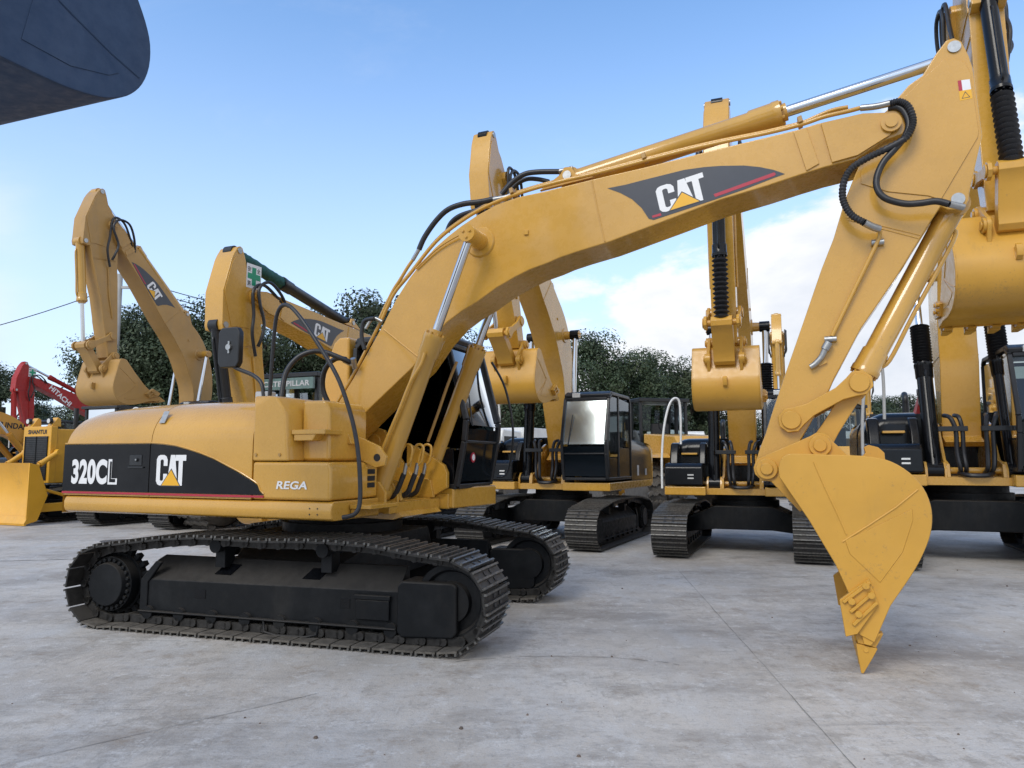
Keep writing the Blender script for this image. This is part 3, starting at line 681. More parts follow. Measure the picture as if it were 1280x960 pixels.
def generic_upper(root, rot, P, hood=BLK, rail='white', cabf=GL, cablow=None, boxes=BLK):
    deck(root, rot, P); front_hoses(root, rot)
    # rear: counterweight and hood
    def ring(x, h, w): 
        r = .34; L = [(x, -w, 1.20)]+[(x, -w+r-r*cos(radians(a)), h-r+r*sin(radians(a))) for a in range(0, 91, 18)]
        return L+[(p[0], -p[1], p[2]) for p in L[::-1]]
    m = MB(); m.loft([ring(-2.35, 1.98, 1.33), ring(-2.2, 2.06, 1.355), ring(-1.2, 2.10, 1.36), ring(-.5, 2.12, 1.36)]); m.build('engine_hood', hood, root, rot, bevel=.01)
    m = MB(); rr = []
    for z, q in ((1.03, .06), (1.10, 0), (1.85, 0), (1.97, .08), (2.02, .2)):
        rr.append([(-(2.75-q)*cos(a), (2.75-q)*sin(a), z) for a in [radians(x) for x in (-29, -24, -16, -8, 0, 8, 16, 24, 29)]]+[(-2.3, 1.33-q, z), (-2.3, -1.33+q, z)])
    m.loft(rr); m.build('counterweight', P, root, rot, smooth=50)
    m = MB(); m.cyl((-1.5, -.5, 2.05), (-1.5, -.5, 2.35), .055, seg=14); m.tube([(-1.5, -.5, 2.33), (-1.5, -.5, 2.45), (-1.6, -.5, 2.52)], .05, 12)
    m.build('exhaust_pipe', BLK2, root, rot)
    # right hand boxes
    m = MB(); m.prism([(.42, 1.22), (.42, 1.60), (.50, 1.64), (1.00, 1.62), (1.08, 1.55), (1.10, 1.22)], -1.35, -.66); bx = m.build('tool_box', boxes, root, rot, bevel=.03, seg=3)
    def shoulder(x, h, r=.36, t1=-.62): return [(x, -1.35, 1.22)]+[(x, -1.35+r-r*cos(radians(a)), h-r+r*sin(radians(a))) for a in range(0, 91, 15)]+[(x, t1, h), (x, t1, 1.22)]
    m = MB(); m.loft([shoulder(-.5, 2.10), shoulder(.20, 2.10), shoulder(.36, 2.06), shoulder(.44, 1.98), shoulder(.46, 1.90)]); m.build('fuel_tank', boxes, root, rot, smooth=50)
    m = MB(); m.box(.46, .62, -1.10, -.80, 1.78, 1.82); m.build('foot_step', P, root, rot, bevel=.01)
    for a, b in ((-1.30, -1.14), (-.76, -.63)): m = MB(); m.prism([(.40, 1.6), (.44, 2.02), (.58, 2.0), (.72, 1.80), (.78, 1.6)], a, b); m.build('tank_cover', boxes, root, rot, bevel=.03, seg=3)
    m = MB(); m.box(1.095, 1.105, -.93, -.82, 1.34, 1.365); m.box(1.095, 1.105, -.93, -.82, 1.40, 1.425); m.build('lamp', LAMP, bx)
    m = MB()
    m.tube([(1.06, -1.40, 1.16), (1.04, -1.40, 1.7), (1.0, -1.36, 2.25), (.95, -1.28, 2.65), (.90, -1.20, 2.82), (.85, -1.12, 2.84), (.82, -1.08, 2.74), (.80, -1.07, 2.45), (.78, -1.08, 1.98)], .022, 10)
    m.build('hand_rail', WPAINT if rail == 'white' else POLE, root, rot)
    m = MB(); m.tube([(.5, -1.36, 2.2), (.62, -1.5, 2.3), (.7, -1.5, 2.55)], .012, 8); m.cyl((.70, -1.5, 2.42), (.68, -1.5, 2.44), .01, seg=8)
    m.build('mirror_arm', BLK2, root, rot)
    c = cab(root, rot, .42, 1.36, front=cabf, lower=cablow)
    m = MB(); m.box(.93, 1.02, .60, .76, 2.84, 2.93); m.build('work_lamp', LAMP, c, bevel=.01)

# ------------------------------------------------------------------ the excavator in the foreground
def main_machine():
    root = thing('excavator', 'large yellow excavator in the foreground marked 320CL with its toothed bucket resting on the concrete', 'excavator', (CX, CY, 0), -YT, 'yellow tracked excavators')
    R = -(YU-YT)
    undercarriage(root, 0, 1.16, .30, 49, True)
    a1 = ang(FOOT, NOSE); a2 = ang(NOSE, BPIN); a3 = ang(BPIN, H2P)
    bo, st, F1, F2, F3 = arm(root, R, a1, a2, a3, Y, YB, main=True)
    TN = -1.36
    # main deck: side beam and centre
    def rbeam(x0, x1, t0, t1, z0, z1, r=.05):
        s = 1 if t0 > 0 else -1
        L = [(t0, z0), (t1-s*r, z0), (t1-s*r*.3, z0+r*.3), (t1, z0+r*1.1), (t1, z1-r), (t1-s*r*.4, z1-r*.2), (t1-s*r, z1), (t0, z1)]
        return [[(x, a, b) for a, b in L] for x in (x0, x1)]
    m = MB(); m.loft(rbeam(-2.40, .82, -.62, -1.37, 1.035, 1.20)); m.build('deck_beam', Y, root, R, bevel=.012, seg=2, smooth=60)
    m = MB(); m.loft(rbeam(-2.40, 1.03, .40, 1.37, 1.035, 1.20)); m.build('deck_beam', Y, root, R, bevel=.012, seg=2, smooth=60)
    m = MB(); m.box(-1.6, .86, -.60, .38, 1.06, 1.16)
    for t in (-.33, .33): m.prism([(-.9, 1.16), (-.55, 1.45), (-.18, 1.80), (-.04, 1.90), (.12, 1.93), (.28, 1.88), (.38, 1.72), (.62, 1.40), (.86, 1.34), (.90, 1.16)], t-.022, t+.022)
    for t in (-.60, -.37, .37, .60): m.prism([(.40, 1.06), (.52, 1.28), (.66, 1.36), (.80, 1.35), (.88, 1.25), (.88, 1.06)], t-.018, t+.018)
    for t in (-.34, .34): m.cyl((FOOT[0], t-.05, FOOT[1]), (FOOT[0], t+.05, FOOT[1]), .085, seg=20)
    m.box(.86, .93, -.62, .40, 1.05, 1.15)
    rf = m.build('revolving_frame', Y, root, R, bevel=.005)
    m = MB(); m.prism([(.96, 1.06), (1.0, 1.02), (.9, .99), (.55, 1.0), (.5, 1.06)], -.5, .3); m.build('frame_lip', Y, rf)
    # ladder step off the corner of the tool box
    m = MB(); m.box(.83, 1.05, -1.12, -.66, 1.125, 1.165); m.box(.83, .87, -1.10, -.70, 1.05, 1.13); m.build('foot_step', Y, root, R, bevel=.008)
    # hood
    def ring(x, h, w, r=.40, z0=1.205):
        L = [(x, -w, z0)]+[(x, -w, z0+(h-r-z0)*k/4) for k in (1, 2, 3)]
        L += [(x, -w+r*1.15*(1-cos(radians(a))), h-r+r*sin(radians(a))) for a in range(0, 91, 9)]
        return L+[(p[0], -p[1], p[2]) for p in L[::-1]]
    x1 = -1.262
    m = MB(); m.loft([ring(-2.425, 2.035, 1.36), ring(-2.38, 2.045, 1.36), ring(-2.30, 2.06, 1.36), ring(-2.2, 2.075, 1.36), ring(-1.9, 2.10, 1.36), ring(-1.6, 2.115, 1.36), ring(x1-.004, 2.12, 1.36)])
    m.build('engine_hood', Y, root, R, smooth=50)
    m = MB(); m.loft([ring(x1+.004, 2.12, 1.36), ring(-.8, 2.122, 1.36), ring(-.4, 2.122, 1.36), ring(-.045, 2.12, 1.36)])
    m.build('engine_hood', Y, root, R, smooth=50)
    # counterweight, following the tail swing circle
    m = MB(); m.loft([ring(-2.433, 2.033, 1.357, .40, 1.03), ring(-2.455, 2.025, 1.335, .40, 1.02), ring(-2.49, 2.01, 1.255, .40, 1.02), ring(-2.54, 1.985, 1.13, .40, 1.02), ring(-2.60, 1.95, .955, .38, 1.02), ring(-2.66, 1.90, .77, .36, 1.02), ring(-2.71, 1.85, .56, .30, 1.02), ring(-2.745, 1.78, .34, .22, 1.03), ring(-2.765, 1.70, .12, .1, 1.05)])
    cw = m.build('counterweight', Y, root, R, smooth=50)
    m = MB(); L = []
    for a in (-29.3, -27.6, -24, -18, -12): L.append((-(2.775)*cos(radians(a)), 2.775*sin(radians(a))))
    for (xa, ya), (xb, yb) in zip(L, L[1:]): m.add([(xa, ya, 1.255), (xb, yb, 1.255), (xb, yb, 1.705), (xa, ya, 1.705)], [(0, 1, 2, 3)])
    m.build('decal', BLK, cw, 0, smooth=0)
    # doors: black swoosh panels
    def U2(pts): return [unp(x, y, TN-.01) for x, y in pts]
    d1 = U2([(83, 557), (187, 556), (186, 614), (77, 610)]); d1 = [(-2.432, 1.245), (-2.432, 1.706), (-1.266, 1.706), (-1.266, 1.245)]
    sw = [(-1.258, 1.245), (-1.258, 1.706)]+U2([(205, 556), (219, 558), (235, 562.5), (250, 567.5), (267, 574.5), (281, 582), (297, 590.5), (312.5, 600), (322, 607)])+[(.06, 1.275), (.10, 1.245)]
    for k, P in enumerate((d1, sw)):
        m = MB(); m.prism(P, TN-.012, TN+.01); dr = m.build('service_door', BLK, root, R, bevel=.003)
        if k == 0:
            m = MB(); q0 = unp(166, 565, TN); q1 = unp(184, 577, TN)
            m.box(-1.52, -1.36, TN-.018, TN-.011, 1.50, 1.60); m.box(-1.53, -1.33, TN-.028, TN-.011, 1.475, 1.490); m.cyl((-1.42, TN-.032, 1.555), (-1.42, TN-.012, 1.555), .018, seg=12)
            m.build('handle', BLK2, dr, bevel=.003)
            m = MB(); m.cyl((-1.42, TN-.036, 1.555), (-1.42, TN-.032, 1.555), .009, seg=10); m.build('lock', ZINC, dr)
            lettering('model_number', '320C', (unp(90, 613, TN)[0], TN-.0125, 1.315), (1, 0, 0), (0, 0, 1), (0, -1, 0), WHITE, dr, bold=.045, width=.49, height=.245)
            lettering('model_number', 'L', (unp(90, 613, TN)[0]+.505, TN-.0125, 1.315), (1, 0, 0), (0, 0, 1), (0, -1, 0), WHITE, dr, bold=.05, width=.125, height=.245, outline=(BLK, .012, .022))
        else:
            a = unp(195, 612, TN); cat_logo((a[0]+.01, TN-.0125, 1.315), (1, 0, 0), (0, 0, 1), (0, -1, 0), .365, .285, dr)
    m = MB(); m.box(-2.432, .10, TN-.014, TN+.005, 1.222, 1.240); m.build('stripe', LRED, root, R, smooth=0)
    m = MB(); e = sw[1:]                               # fine yellow edge moulding above the doors
    m.tube([(x, TN-.004, z+.012) for x, z in [(-2.43, 1.706)]+e], .007, 6, smooth=False); m.build('trim_strip', Y, root, R)
    m = MB(); a = up3(206, 505, -1.22); m.obox(V((-1.185, -1.295, 1.965)), V((.035, 0, 0)), V((0, .028, .058)), V((0, -.001, .0005))); m.build('label_plate', ZINC, root, R)
    # fuel tank and tool box
    m = MB(); m.prism([(-.04, 1.205), (.80, 1.205), (.80, 1.47), (.77, 1.535), (-.04, 1.54)], -1.362, -.62); tb = m.build('tool_box', Y, root, R, bevel=.03, seg=3)
    m = MB(); 
    for k in range(3): m.box(.802, .806, -.80, -.68, 1.30+k*.062, 1.345+k*.062)
    m.build('vent', BLK2, tb, bevel=.001)
    a = unp(346, 614, -1.37); b = unp(386, 605, -1.37)
    lettering('lettering', 'REGA', (.235, -1.366, 1.30), (1, 0, 0), (.22, 0, .975), (0, -1, 0), WHITE, tb, bold=.028, width=.33, height=.072)
    m = MB(); 
    for k in range(2):
        for j in range(2): m.cyl((.60+k*.08, -1.372, 1.09+j*.05), (.60+k*.08, -1.366, 1.09+j*.05), .007, seg=8)
    m.build('bolt_hole', BLK2, tb)
    m = MB(); m.loft([[(x, y, z) for x, y in ((-.04, -1.362), (q2, -1.362), (q2+.05, -1.25), (q2+.05, -.72), (-.04, -.72))] for z, q2 in ((1.545, .34), (1.95, .30), (2.02, .27), (2.11, .20), (2.125, .12))])
    ft = m.build('fuel_tank', Y, root, R, bevel=.02, seg=3)
    m = MB(); m.prism([(.36, 1.545), (.36, 2.085), (.60, 2.085), (.66, 2.0), (.66, 1.545)], -1.20, -.60)
    m.build('hydraulic_tank', Y, root, R, bevel=.03, seg=3)
    m = MB(); m.box(.34, .70, -1.32, -1.05, 1.775, 1.82); m.prism([(.36, 1.72), (.36, 1.80), (.62, 1.80), (.56, 1.72)], -1.31, -1.10); m.build('foot_step', Y, root, R, bevel=.008)
    for x, z in ((.0, 1.60), (.26, 1.60)): m = MB(); m.cyl((x, -1.372, z), (x, -1.352, z), .014, seg=8); m.build('bolt', YO, ft)
    # linkage plate between tank and boom
    m = MB(); 
    m.prism([(.42, 1.62), (.50, 1.78), (.62, 1.80), (.92, 1.68), (1.0, 1.58), (.98, 1.50), (.88, 1.48), (.70, 1.56)], -.80, -.765)
    m.prism([(.38, 1.66), (.42, 1.86), (.52, 1.90), (.66, 1.80), (.70, 1.70)], -.92, -.72)
    m.build('mounting_bracket', Y, root, R, bevel=.006)
    m = MB(); m.cyl((.90, -.804, 1.575), (.90, -.799, 1.575), .035, seg=14); m.build('bolt_hole', BLK2, root, R)
    # rear counterweight seam and hood edge seam are real gaps; cab floor
    m = MB(); m.loft([[(x, y, z) for x, y in ((-.5, .42), (1.08, .42), (1.20, 1.30), (-.5, 1.375))] for z in (1.04, 1.262)]); m.build('cab_floor', Y, root, R, bevel=.02, seg=2)
    m = MB(); m.prism([(.55, 1.18), (.55, 1.72), (.66, 1.70), (1.0, 1.50), (1.04, 1.42), (1.04, 1.262), (.9, 1.18)], .34, .40); m.build('side_guard', Y, root, R, bevel=.008)
    m = MB(); m.box(.86, .98, .408, .416, 1.10, 1.145); m.build('sticker', BLK2, root, R)
    c = cab(root, R, .42, 1.36, s0=-.22, front=GLK, glz=GLK)
    m = MB(); L = [(-.60, 1.25), (-.64, 1.7), (-.62, 2.3), (-.55, 2.7), (-.47, 2.90), (-.40, 2.96), (-.26, 2.96), (-.24, 1.25)]
    m.prism(L, .40, 1.36); m.build('rear_pillar', Y, root, R, bevel=.03, seg=3)
    m = MB(); m.cyl((1.15+.012, .72, 1.58), (1.158+.012, .72, 1.58), .055, seg=24); m.mi = 1; m.cyl((1.16+.012, .72, 1.58), (1.162+.012, .72, 1.58), .035, seg=20)
    m.build('round_sticker', [LRED, WHITE], c)
    # mirror on the hood
    m = MB(); m.box(-.36, -.20, -1.0, -.88, 2.12, 2.21); m.build('mirror_bracket', LGREY, root, R, bevel=.01)
    m = MB(); L = [V((-.70, -.98, 2.66))+V((a*.13, 0, b*.20)) for a, b in ((-.75, 1), (.75, 1), (1, .75), (1, -.75), (.75, -1), (-.75, -1), (-1, -.75), (-1, .75))]
    m.loft([[p+V((0, -.03, 0)) for p in L], [p+V((0, .04, 0)) for p in L]]); m.build('mirror', BLK2, root, R, bevel=.012, seg=2)
    m = MB(); m.cyl((-.69, -1.03, 2.66), (-.69, -.99, 2.66), .03, seg=12); m.box(-.70, -.68, -1.02, -1.0, 2.60, 2.72); m.build('mirror_clamp', ZINC, root, R)
    # hoses and pipes
    def H(name, pts, ts, r, mat, ribs=0, par=None):
        n = len(pts); P3 = [up3(x, y, ts if not isinstance(ts, (list, tuple)) else ts[0]+(ts[1]-ts[0])*i/(n-1)) for i, (x, y) in enumerate(pts)]
        m = MB(); m.tube(P3, r, 10, ribs=ribs); return m.build(name, mat, par or root, R)
    H('hose', [(337, 497), (342, 426), (347, 391), (358, 381), (374, 395), (397, 429), (421, 469.5), (435, 507), (444, 542), (449, 580), (450, 625), (444, 642), (428, 647)], (-1.0, -1.40), .019, RUB)
    H('hose', [(352, 497), (357, 467), (371, 448), (388, 440), (405, 440), (427, 448), (438, 453)], (-.7, -.33), .027, RUB)
    H('hose', [(412, 507), (404, 488), (404, 470), (410, 456), (421, 448), (432, 449)], (-.2, -.33), .027, RUB)
    H('hose', [(330, 499), (327, 480), (316, 469), (292, 458), (278, 440)], (-1.0, -.96), .020, RUB)
    H('hose', [(456, 437), (452, 420), (455, 402), (468, 398)], (-.3, -.3), .022, RUB)
    H('hose', [(523.7, 312), (531, 296), (545, 276), (560, 262), (579, 255), (600, 252.5), (617, 249)], (-.22, -.2), .028, RUB)
    H('hose', [(559, 290), (564, 279), (575, 270), (594, 264), (606, 262)], (.0, -.05), .028, RUB)
    H('hose', [(627, 243), (640, 228), (655, 218), (672, 215), (699, 214.5)], (-.15, -.1), .026, RUB)
    H('hose', [(636, 243), (645, 231), (658, 224), (672, 224), (686, 227)], (-.05, -.05), .022, RUB)
    pp = [(404, 533), (441, 470), (456, 441), (476, 402), (492, 368), (512, 343), (545, 302), (576, 277), (608, 258), (652, 240.5), (700, 227), (740, 218), (805, 201), (860, 187), (905, 177), (955, 167), (1000, 156), (1030, 146), (1060, 139), (1075, 135)]
    H('hydraulic_pipe', pp, (-.22, -.22), .018, Y, par=None)
    H('hydraulic_pipe', [(x+1, y-2) for x, y in pp[:-3]]+[(1018, 147), (1040, 138), (1060, 134)], (-.12, -.12), .018, Y)
    H('hydraulic_pipe', [(474, 400), (490, 366), (500, 350), (509, 335), (516, 325)], (-.22, -.22), .018, Y)
    H('hydraulic_pipe', [(590, 297), (579, 293), (568, 297), (545, 312), (520, 336)], (-.30, -.27), .009, Y)
    H('pipe_fitting', [(516, 325), (524, 311)], (-.22, -.22), .021, ZINC)
    H('pipe_fitting', [(617, 249.5), (635, 246), (641, 241)], (-.2, -.2), .026, ZINC)
    H('pipe_fitting', [(698, 214.5), (716, 210)], (-.1, -.1), .022, ZINC)
    H('pipe_fitting', [(430, 450), (444, 457)], (-.33, -.3), .030, ZINC); H('pipe_fitting', [(441, 448), (444, 460)], (-.36, -.3), .028, ZINC)
    H('pipe_fitting', [(457, 411), (466, 398), (478, 402)], (-.3, -.26), .018, ZINC)
    for x, y in ((642, 241), (806, 198), (1000, 153)):
        m = MB(); a = up3(x, y, -.18); m.obox(a, V((.018, 0, .006)), V((0, .075, 0)), V((-.006, 0, .026))); m.build('pipe_clamp', YO, bo, 0, bevel=.004)
    # arm hoses
    H('arm_hose', [(1112, 130), (1124, 127), (1135, 133), (1141, 148), (1139, 161), (1130, 174), (1105, 187.5), (1085, 197), (1066, 209), (1056, 224), (1053, 243), (1057, 258), (1066, 270), (1080, 278)], (-.28, -.36), .030, RUB, ribs=9)
    H('arm_hose', [(1110, 135), (1122, 134), (1131, 141), (1136, 156), (1131, 171), (1118, 187), (1104, 203), (1096, 222), (1097, 237), (1107, 248), (1130, 254.5), (1150, 254), (1170, 251.5), (1186, 255)], (-.25, -.38), .026, RUB, ribs=0)
    H('pipe_fitting', [(1076, 135), (1095, 133), (1113, 129)], (-.22, -.28), .026, ZINC)
    H('pipe_fitting', [(1080, 278), (1090, 283), (1099, 286)], (-.36, -.28), .030, ZINC)
    H('pipe_fitting', [(1186, 255), (1204, 259)], (-.36, -.30), .026, ZINC)
    H('stick_pipe', [(1099, 286), (1100, 291), (1096, 304), (1068, 362), (1040, 420)], (-.24, -.21), .016, Y, par=None)
    H('pipe_fitting', [(1036, 428), (1031, 437)], (-.22, -.22), .036, ZINC); H('pipe_fitting', [(1031, 437), (1027, 446), (1019, 455), (1013, 459)], (-.22, -.21), .026, ZINC)
    for x, y in ((1097, 303), (1038, 424)):
        m = MB(); a = up3(x, y, -.205); m.cyl(a-V((.045, 0, .0)), a+V((.045, 0, 0)), .026, seg=10); m.build('pipe_clamp', ZINC, st, 0)
    m = MB(); a = up3(1027, 452, -.19); m.obox(a, V((.03, 0, .015)), V((0, .012, 0)), V((-.012, 0, .025))); m.build('pipe_clamp', Y, st)
    # hose loops at the boom cylinder feet
    for k, (dx, t) in enumerate(((0, -.38), (14, -.30), (24, .25))):
        H('cylinder_pipe', [(498+dx, 584), (502+dx, 565), (508+dx, 556), (515+dx, 559), (513+dx, 575), (508+dx, 582)], (t, t), .014, Y)
        H('pipe_fitting', [(508+dx, 579), (505+dx, 594)], (t, t), .020, ZINC)
        H('hose', [(505+dx, 592), (500+dx, 605), (495+dx, 616), (490+dx*.6, 621), (484, 619)], (t, t), .026, RUB)
    H('cylinder_pipe', [(531, 441), (526, 456), (513, 478), (500, 510), (487, 540), (474, 572), (471, 584)], (-.60, -.60), .016, Y)
    H('cylinder_pipe', [(571, 452), (560, 480), (548, 515), (535, 552)], (.35, .35), .016, YO)
    # warning sticker
    m = MB(); y_ = -(SHW+.0115)
    q = [unp(*p, -.19) for p in ((1197, 101), (1212, 99), (1215.5, 123), (1200, 126))]
    Q = [V((a[0], y_, a[1])) for a in q]; lerp = lambda u, v: (Q[0]*(1-u)+Q[1]*u)*(1-v)+(Q[3]*(1-u)+Q[2]*u)*v
    m.add([lerp(0, 0), lerp(1, 0), lerp(1, .52), lerp(0, .52)], [(0, 1, 2, 3)]); m.mi = 1; m.add([lerp(0, 0)+V((0, -.001, 0)), lerp(.3, 0)+V((0, -.001, 0)), lerp(.3, .52)+V((0, -.001, 0)), lerp(0, .52)+V((0, -.001, 0))], [(0, 1, 2, 3)])
    m.mi = 2; m.add([lerp(0, .52), lerp(1, .52), lerp(1, 1), lerp(0, 1)], [(0, 1, 2, 3)])
    m.mi = 3; tri = [lerp(.5, .58), lerp(.85, .92), lerp(.15, .92)]; c_ = sum(tri, V())/3
    for i in range(3):
        a, b = tri[i], tri[(i+1) % 3]; m.add([p+V((0, -.001, 0)) for p in (a, b, b+(c_-b)*.22, a+(c_-a)*.22)], [(0, 1, 2, 3)])
    m.build('warning_sticker', [WHITE, LRED, LYEL, DEC], st, smooth=0)
    return root
main_machine()

# ------------------------------------------------------------------ the row of machines behind
def green_cross(F, par, c=(-.33, -.02), w=.165):
    # white safety sign with a green cross and four small characters, on the stick's left side
    o = F.o3(c, SHW+.012); n = V((0, 1, 0)); m = MB()
    # upright axes whatever the stick's pitch
    X, Z = V((-1, 0, 0)), V((0, 0, 1))
    def sq(a, b, e, f, d): return m.add([o+X*a+Z*e+n*d, o+X*b+Z*e+n*d, o+X*b+Z*f+n*d, o+X*a+Z*f+n*d], [(0, 1, 2, 3)])
    sq(-w, w, -w*1.2, w*1.2, 0); m.mi = 1; sq(-w*.28, w*.28, -w*.9, w*.9, .002); sq(-w*.85, w*.85, -w*.28, w*.28, .003)
    sg = m.build('safety_sign', [WHITE, SIGNG], par, smooth=0)
    for ch, a, e in (('安', -.88, .42), ('全', .36, .42), ('第', -.88, -.98), ('一', .36, -.98)):
        try: lettering('lettering', ch, o+X*w*a+Z*w*e, X, Z, n, BLK2, sg, bold=.01, width=w*.48, height=w*(.5 if ch != '一' else .08), d=.002)
        except Exception: pass
def excavator(label, x, y, head, a1, a2, a3, k=1.0, P=Y, PB=YB, swing=0, g=1.16, cyl=('y', 'c'), bell=False, decal=None, rail='white', hood=BLK, cabf=GL, cablow=None, group='yellow tracked excavators', wrap=False, bw=.58, word=None, cross=False, bs=1, sc=None):
    """head = degrees the machine's nose is turned from facing the camera plane"""
    root = thing('excavator', label, 'excavator', (x, y, 0), radians(-90-head), group, k)
    undercarriage(root, 0, g, .30, 45)
    R = radians(swing)
    generic_upper(root, R, P, hood, rail, cabf, cablow)
    r = arm(root, R, radians(a1), radians(a2), radians(a2+a3), P, PB, cyl, bell, decal, wrap=wrap, bw=bw, bs=bs, sc=sc)
    bo, st, F1, F2, F3 = r
    if word:
        txt, mat, hgt, wid, px = word; o = F1.o3(FB.inv(px), BH+.004); U = V((-F1.c, 0, -F1.s)); W = V((-F1.s, 0, F1.c))
        lettering('lettering', txt, o, U, W, (0, 1, 0), mat, bo, bold=.03, width=wid, height=hgt, d=.002)
    if cross: green_cross(F2, st)
    return root, R, r
A3 = math.degrees(ang(BPIN, H2P)-ang(NOSE, BPIN))      # ear line against stick in the foreground machine (about 134)
CUR = A3-52
A3 = math.degrees(ang(BPIN, H2P)-ang(NOSE, BPIN))      # ear line against stick in the foreground machine
CUR = A3-78
excavator('yellow excavator with black cylinders and white hoop handrail, bucket hanging above its boom foot', 4.12, 13.0, 21, 54.5, -90, CUR-13, .92, cyl=('b', 'c'), bell=True, g=1.14, bw=.47, bs=.86)
excavator("tallest yellow excavator, at the right edge, broad bucket raised behind the foreground stick", 7.38, 12.0, 21, 68.5, -76, CUR-14, 1.11, cyl=('b', 'c'), bell=True, rail='grey', bw=.58, bs=.95)
CM = excavator('yellow excavator in the middle with a mirror-bright windscreen, beside the tyres of a loader', 1.0, 14.6, 24.5, 57, -105, CUR, .95, g=1.12, cabf=GLS, bw=.53, bs=.88, cyl=('b', 'c'))
m = MB(); m.box(-1.05, -.93, 1.361, 1.366, 1.30, 1.52); m.build('service_sticker', WHITE, CM[0], CM[1], smooth=0)
m = MB(); m.box(-1.72, -1.60, 1.361, 1.366, 1.30, 1.44); m.build('service_sticker', LGREY, CM[0], CM[1], smooth=0)
excavator('yellow excavator with green cloth round its stick cylinder and a green cross sign', -2.25, 16.5, 23, 25, -98, CUR-48, 1.0, bs=.85, decal=(1,), wrap=True, cross=True, sc=BLK2)
excavator('yellow excavator with steep raised boom, standing behind the left end of the long hood', -8.05, 18.6, 23, 62, -94, CUR-12, 1.0, P=YO, PB=YO, decal=(1,), bs=.92)
excavator('red excavator behind the bulldozer, white word on its low boom', -18.0, 33.6, 25, 37.5, -93, CUR, .92, P=RED, PB=RED, cyl=('p', 'c'), group='excavators of other makes', word=('HITACHI', WHITE, .24, 1.25, unp(985, 200, -BH)), cross=True)
excavator('orange excavator cut by the left edge, dark word on its nearly level boom', -17.1, 27.0, 23, 4, -60, CUR, 1.0, P=YH, PB=YH, cyl=('p', 'c'), group='excavators of other makes', word=('HYUNDAI', BLK2, .20, 1.15, unp(612, 335, -BH)))
excavator('small far yellow excavator with raised boom, above the black cab beside the foreground stick', 11.1, 30, 21, 58, -85, CUR, .95)
excavator('far yellow excavator seen in the gap under the foreground bucket cylinder', 16.2, 34, 21, 42, -95, CUR, .9)
excavator('far red excavator, a thin mast in front of the hedge at the right', 24.6, 44.5, 21, 42, -85, CUR, .95, P=RED, PB=RED, cyl=('p', 'c'), group='excavators of other makes')
excavator('bucket coloured as blue-black shade and its machine, hanging in at the top left corner', -4.72, -.92, -159.6, 60.8, -42.5, CUR-45, 1.0, P=YO, PB=NAVY_SHADE, cyl=('y', 'c'), bw=.58)

